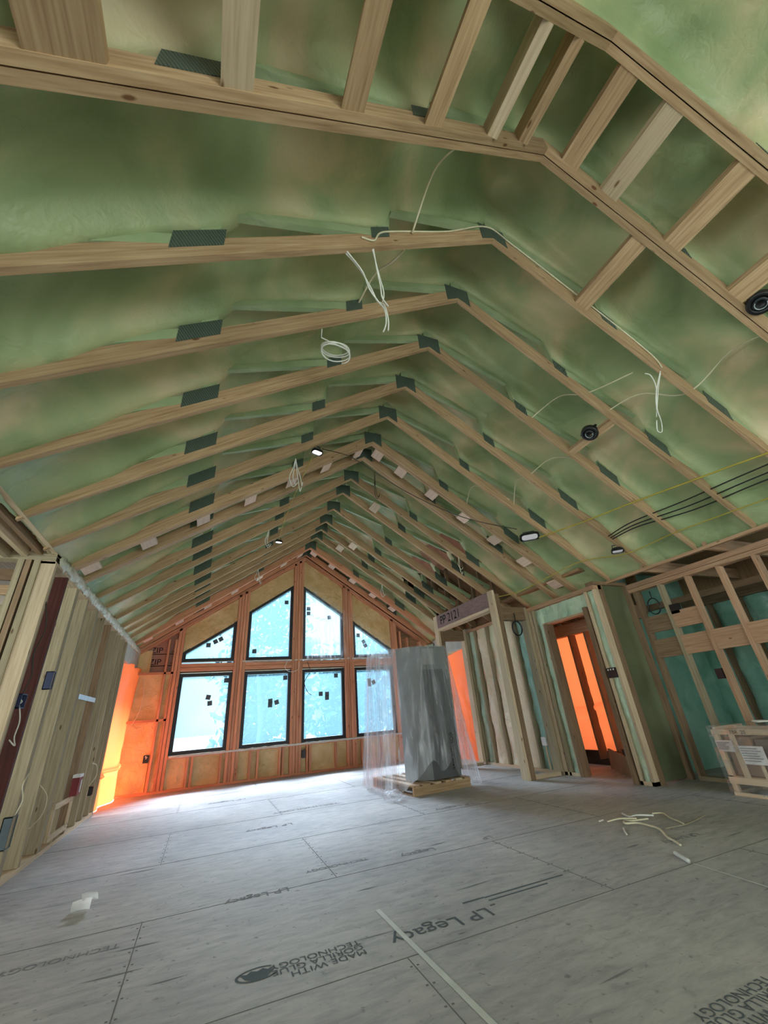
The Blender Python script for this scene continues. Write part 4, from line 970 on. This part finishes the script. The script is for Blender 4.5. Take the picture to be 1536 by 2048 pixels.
wire('extension_cord', 'thin yellow cord hanging between the two small lit flood lights', [(-.98, 3.98, RZ(.98, -.03)), (-1.02, 4.5, RZ(1.02, -.03)), (-1.05, 5.5, RZ(1.05, -.06)), (-1.03, 6.2, RZ(1.03, -.05)), (-.99, 6.74, RZ(.99, -.03))], .005, YELC)
for k, (dx, lab) in enumerate(((0, 'uppermost dark cable buried in foam along the right eave'), (.07, 'middle dark cable along the right eave'), (.13, 'lowest dark cable along the right eave'))):
    wire('electric_cable', lab, on_roof([(2.68+dx*.4, 3.30, .03), (2.66+dx*.6, 2.9, .05), (2.70+dx, 2.3, .055), (2.72+dx, 1.75, .06), (2.76+dx, 1.1, .07)]), .007, BLACK)
wire('electric_cable', 'cream cable stapled along the third truss from the top over its peak', [(-1.25, 1.42, RZ(1.25, .10)), (-1.16, 1.418, RZ(1.16, .05)), (-1.10, 1.42, RZ(1.10, .14)), (-.95, 1.42, RZ(.95, .15)), (-.5, 1.42, RZ(.5, .13)), (-.06, 1.415, ZR+.13), (.2, 1.42, RZ(.2, .16)), (.7, 1.42, RZ(.7, .16)), (1.15, 1.42, RZ(1.15, .16)), (1.5, 1.42, RZ(1.5, .12)), (1.56, 1.42, RZ(1.56, .02))], .007, CREAMW)
def tails(x, y, z, label, n=4, L=.35, spread=.10, m_=None):
    t = thing('wire_tails', label, 'cable', (x, y, z))
    for k in range(n):
        a = rnd.uniform(-1, 1)*spread; b_ = rnd.uniform(-1, 1)*spread; l_ = L*rnd.uniform(.7, 1.05)
        P = smooth_path([(x, y, z), (x+a*.4, y+b_*.3, z-l_*.35), (x+a, y+b_, z-l_*.7), (x+a*.8+.03, y+b_*1.1, z-l_), (x+a*.5+.06, y+b_, z-l_*.86)], 6)
        obj('wire', MB().tube(P, .005, 5), m_ or WHITEW, t, True)
    return t
t = thing('wire_tails', 'bunch of white wire tails hanging below the third truss from the top', 'cable', (-1.12, 1.44, 3.78))
for P in ([(-1.16, 1.44, 3.80), (-1.12, 1.5, 3.68), (-1.08, 1.55, 3.58), (-1.06, 1.58, 3.50), (-1.0, 1.62, 3.49)],
          [(-1.17, 1.44, 3.80), (-1.10, 1.52, 3.66), (-1.05, 1.57, 3.55), (-1.05, 1.60, 3.49)],
          [(-1.36, 1.46, 3.66), (-1.24, 1.52, 3.64), (-1.15, 1.56, 3.54), (-1.09, 1.60, 3.48), (-1.02, 1.64, 3.52), (-.97, 1.70, 3.46), (-.96, 1.74, 3.40)],
          [(-1.37, 1.44, 3.665), (-1.22, 1.52, 3.62), (-1.16, 1.56, 3.52), (-1.08, 1.60, 3.47), (-1.01, 1.66, 3.50), (-.99, 1.70, 3.42), (-1.0, 1.74, 3.37)]):
    obj('wire', MB().tube(smooth_path(P, 6), .0055, 5), WHITEW, t, True)
wire('electric_cable', 'pale straight cable slanting across the left slope behind the white wire tails', [(-.83, 1.46, RZ(.83, .08)), (-.92, 1.62, RZ(.92, .10)), (-1.0, 1.78, RZ(1.0, .20)), (-1.06, 2.02, RZ(1.06, .18))], .008, CREAMW)
wire('electric_cable', 'pale cable slanting over the foam from the lower girder toward the white wire tails', [(-.76, .86, RZ(.76, .12)), (-.80, 1.1, RZ(.8, .30)), (-.84, 1.42, RZ(.84, .12))], .008, CREAMW)
c0 = Vector((-1.22, 2.18, 3.60)); P = []
for i in range(64): g = i*2*math.pi/20; P.append(c0+Vector((.115*math.cos(g), .08*math.sin(g), .004*math.sin(i*.9)+.03*math.sin(g*.5+1)-i*.0006)))
tag(obj('cable_coil', MB().tube([(-1.36, 2.06, RZ(1.36, .03)), (-1.35, 2.12, 3.62)]+P, .0055, 5), WHITEW, None, True, at=tuple(c0)), 'white cable coil hanging under the fourth truss, left of the ridge', 'cable coil')
t = thing('wire_tails', 'white wire loop hanging from the third truss on the right slope', 'cable', (1.56, 1.46, RZ(1.56)))
for P in ([(1.56, 1.43, RZ(1.56, .02)), (1.56, 1.52, 3.40), (1.57, 1.58, 3.30), (1.60, 1.62, 3.22), (1.66, 1.66, 3.14), (1.68, 1.70, 3.06), (1.62, 1.70, 3.06), (1.60, 1.66, 3.14)],
          [(1.43, 1.50, 3.50), (1.50, 1.50, 3.50), (1.55, 1.52, 3.42), (1.58, 1.57, 3.33), (1.59, 1.62, 3.22)], [(1.57, 1.44, RZ(1.57, .02)), (1.59, 1.52, 3.42), (1.59, 1.58, 3.30), (1.62, 1.66, 3.18)]):
    obj('wire', MB().tube(smooth_path(P, 6), .0045, 5), WHITEW, t, True)
wire('electric_cable', 'pale cable strung straight across the right slope by the round light can', [(1.22, 2.64, RZ(1.22, .12)), (1.34, 2.3, RZ(1.34, .26)), (1.40, 2.04, RZ(1.40, .13)), (1.50, 1.62, RZ(1.5, .10))], .006, CREAMW)
wire('electric_cable', 'pale cable sweeping up the right slope between three trusses', [(1.62, 2.06, RZ(1.62, .10)), (1.72, 1.75, RZ(1.72, .16)), (1.90, 1.48, RZ(1.9, .10)), (1.98, 1.1, RZ(1.98, .3)), (1.9, .84, RZ(1.9, .14))], .006, CREAMW)
tails(-1.2, 4.02, RZ(1.2, .02), 'twisted white wire tails hanging in front of the paired trusses, left slope', 4, .42, .07)
tails(-1.25, 6.05, RZ(1.25, .02), 'white wire tails hanging below the left slope beyond the paired trusses', 3, .36, .06)
tails(-1.2, 8.1, RZ(1.2, .02), 'white wire tails hanging near the upper left window', 3, .34, .06)
tails(.22, 5.0, RZ(.22, .02), 'thin dark wire tails hanging near the ridge beyond the paired trusses', 2, .55, .04, BRNC)
tails(1.9, 5.52, RZ(1.9, .02), 'cream wire loop hanging by the niche on the right slope', 2, .30, .08, CREAMW)
tails(1.5, 8.1, RZ(1.5, .02), 'pale wire tails hanging over the upper right window', 2, .36, .06)
wire('electric_cable', 'pale cable looping over the foam near the large flood light', [(1.82, 3.86, RZ(1.82, .1)), (1.72, 3.6, RZ(1.72, .25)), (1.66, 3.30, RZ(1.66, .12)), (1.72, 2.95, RZ(1.72, .20)), (1.84, 2.68, RZ(1.84, .12))], .006, CREAMW)
wire('electric_cable', 'cream cable bending down the foam left of the large flood light', [(1.45, 4.42, RZ(1.45, .12)), (1.40, 4.15, RZ(1.4, .22)), (1.52, 3.95, RZ(1.52, .16)), (1.75, 3.84, RZ(1.75, .12))], .006, CREAMW)
# loose red-brown insulation where the attic is open
for k, (ya, yb) in enumerate(((5.58, 5.98), (6.06, 6.62), (6.72, 7.2))):
    def bat(u, v, ya=ya, yb=yb):
        x = 1.72+.50*u; y = ya+(yb-ya)*v; return (x, y, RZ(x, .36+.05*noise.noise(Vector((x*9, y*9, 0)))+.03*noise.noise(Vector((x*30, y*30, 0)))))
    tag(obj('insulation_batt', MB().grid(bat, 12, 14), REDI, None, True, at=(1.95, (ya+yb)/2, RZ(1.95))), f'red-brown insulation batt above the niche, {ORD[k]} one back', 'insulation', 'red-brown insulation over the niche')

# ------------------------------------------------------------------ floor litter
def strip(pts, w, lab, name='tape_strip', z=.0018):
    m = MB(); P = [Vector((x, y, 0)) for x, y in pts]
    for a, b_ in zip(P, P[1:]):
        d_ = (b_-a).normalized(); n = Vector((-d_.y, d_.x, 0))*w/2; zz = Vector((0, 0, z)); z1 = Vector((0, 0, z+.0012))
        m.hexa([a-n+zz, b_-n+zz, b_+n+zz, a+n+zz, a-n+z1, b_-n+z1, b_+n+z1, a+n+z1], d_)
    return tag(obj(name, m, TAPE, None, at=(P[0].x, P[0].y, 0)), lab, 'tape')
strip([(-.874, 2.81), (-.852, 1.755), (-.845, 1.2)], .026, 'long pale tape strip on the floor running toward the viewer')
strip([(1.03, 2.28), (.995, 1.86), (.97, 1.4)], .010, 'thin pale tape line on the floor at the lower right')
def scrap(u, v):
    return (-2.535+.105*u+.008*v, 3.885-.012*u-.03*math.sin(v*1.6)+.018*math.sin(u*3.1), .002+.056*v+.008*u*v)
m = MB().grid(scrap, 12, 8); m.grid(lambda u, v: (-2.475+.085*u-.01*v, 3.862-.03*v+.012*math.sin(u*4), .050+.045*v+.012*u*math.sin(v*3.1)), 10, 8)
m.grid(lambda u, v: (-2.43+.02*u, 3.872+.035*v, .002+.055*u+.004*v), 4, 6)
tag(obj('paper_scrap', m, PAPER, None, True, at=(-2.47, 3.92, 0)), 'curled white paper scrap on the floor at lower left', 'paper')
m = MB(); m.tube(smooth_path([(1.085, 2.43, .014), (1.055, 2.37, .013), (1.02, 2.30, .012)], 5), .012, 10)
tag(obj('cable_offcut', m, TAPE, None, True, at=(1.05, 2.36, 0)), 'short white sheath offcut at the end of the thin tape line', 'cable offcut')
WP = [([(1.49, 3.16, .009), (1.455, 3.11, .01), (1.53, 3.06, .01), (1.53, 2.94, .01), (1.49, 2.83, .012), (1.36, 2.68, .012), (1.32, 2.60, .01), (1.27, 2.52, .009)], .008, 'thick cream cable offcut curling toward the viewer in the floor pile', CREAMW),
      ([(1.55, 3.21, .008), (1.55, 3.14, .010), (1.60, 3.11, .012), (1.70, 3.09, .010)], .007, 'cream cable offcut lying across the back of the floor pile', CREAMW),
      ([(1.69, 3.34, .012), (1.64, 3.22, .014), (1.66, 3.16, .030), (1.74, 3.06, .032)], .007, 'pale cable offcut with a bright end at the top of the floor pile', WHITEW),
      ([(1.40, 3.25, .007), (1.47, 3.19, .026), (1.52, 3.14, .030), (1.57, 3.09, .030)], .006, 'thin cream cable offcut poking left from the floor pile', CREAMW),
      ([(1.34, 3.04, .007), (1.27, 2.97, .010), (1.22, 2.91, .007)], .006, 'short pale cable clipping just in front of the floor pile', WHITEW),
      ([(1.36, 3.30, .007), (1.42, 3.31, .007)], .006, 'tiny pale cable clipping left of the floor pile', WHITEW),
      ([(1.88, 3.19, .007), (1.94, 3.13, .010), (1.84, 2.99, .012), (1.80, 2.89, .009), (1.77, 2.83, .007)], .006, 'thin cream cable offcut arched right of the floor pile', CREAMW),
      ([(1.56, 2.84, .006), (1.74, 2.81, .008), (1.90, 2.83, .008), (2.15, 2.89, .006)], .004, 'dim thin cable offcut trailing to the right of the floor pile', plain('dim_wire', (.34, .30, .20), .5, .3))]
for pts, r, lab, m_ in WP: wire('cable_offcut', lab, pts, r, m_, cat='cable offcut', group='cable offcuts on the floor')

# ------------------------------------------------------------------ outside
GR = plain('outdoor_ground', (.16, .22, .23), .95, .1)
mb = MB(); mb.box(-60, 60, -60, 90, -.6, -.5); struct('ground_outside', mb, GR)
BARK = plain('tree_bark', (.02, .05, .07), .9, .1); LEAF = plain('tree_leaf', (.10, .26, .28), .8, .2)
LB = plain('haze_tinted_leaf', (.018, .066, .095), .8, .2)  # blue cast of haze put into the leaf and bark colours
TR = [(.2, 20, 4.4, 'bushy haze-tinted tree beyond the second lower window'), (2.9, 24.5, 5.6, 'bushy tree beyond the third lower window, left one'), (3.5, 17.5, 3.6, 'low tree beyond the third lower window, right one'),
      (6.6, 22.5, 5.4, 'bushy tree beyond the fourth lower window'), (9.6, 25, 6.5, 'broad tree beyond the right end of the gable wall'), (2.2, 34, 13, 'tall tree rising behind the upper middle windows'), (-9.5, 30, 5, 'distant tree beyond the leftmost lower window')]
for k, (x, y, h, lab) in enumerate(TR):
    t = thing('tree', lab, 'tree', (x, y, -.5), 'trees beyond the gable windows')
    P = [(x+.12*math.sin(q*.7+k), y-.3, -.5+h*q/8) for q in range(9)]
    obj('trunk', MB().tube(P, [.16*(1-.085*q) for q in range(9)], 9), BARK, t, True)
    m = MB(); rr_ = random.Random(k)
    for q in range(1700):
        c = Vector((x+rr_.gauss(0, .75 if k < 5 else 1.5), y+rr_.uniform(-.3, 1.2), (rr_.uniform(.08 if k < 4 else .3, 1)**.9)*h-.35)); r = rr_.uniform(.10, .30)*(1 if k < 5 else 1.6)
        a = Vector((rr_.gauss(0, 1), rr_.gauss(0, 1), rr_.gauss(0, 1))).normalized(); b_ = a.orthogonal().normalized()
        m.face([c-a*r, c-b_*r*.5, c+a*r, c+b_*r*.5])
    obj('foliage', m, LB, t, True)
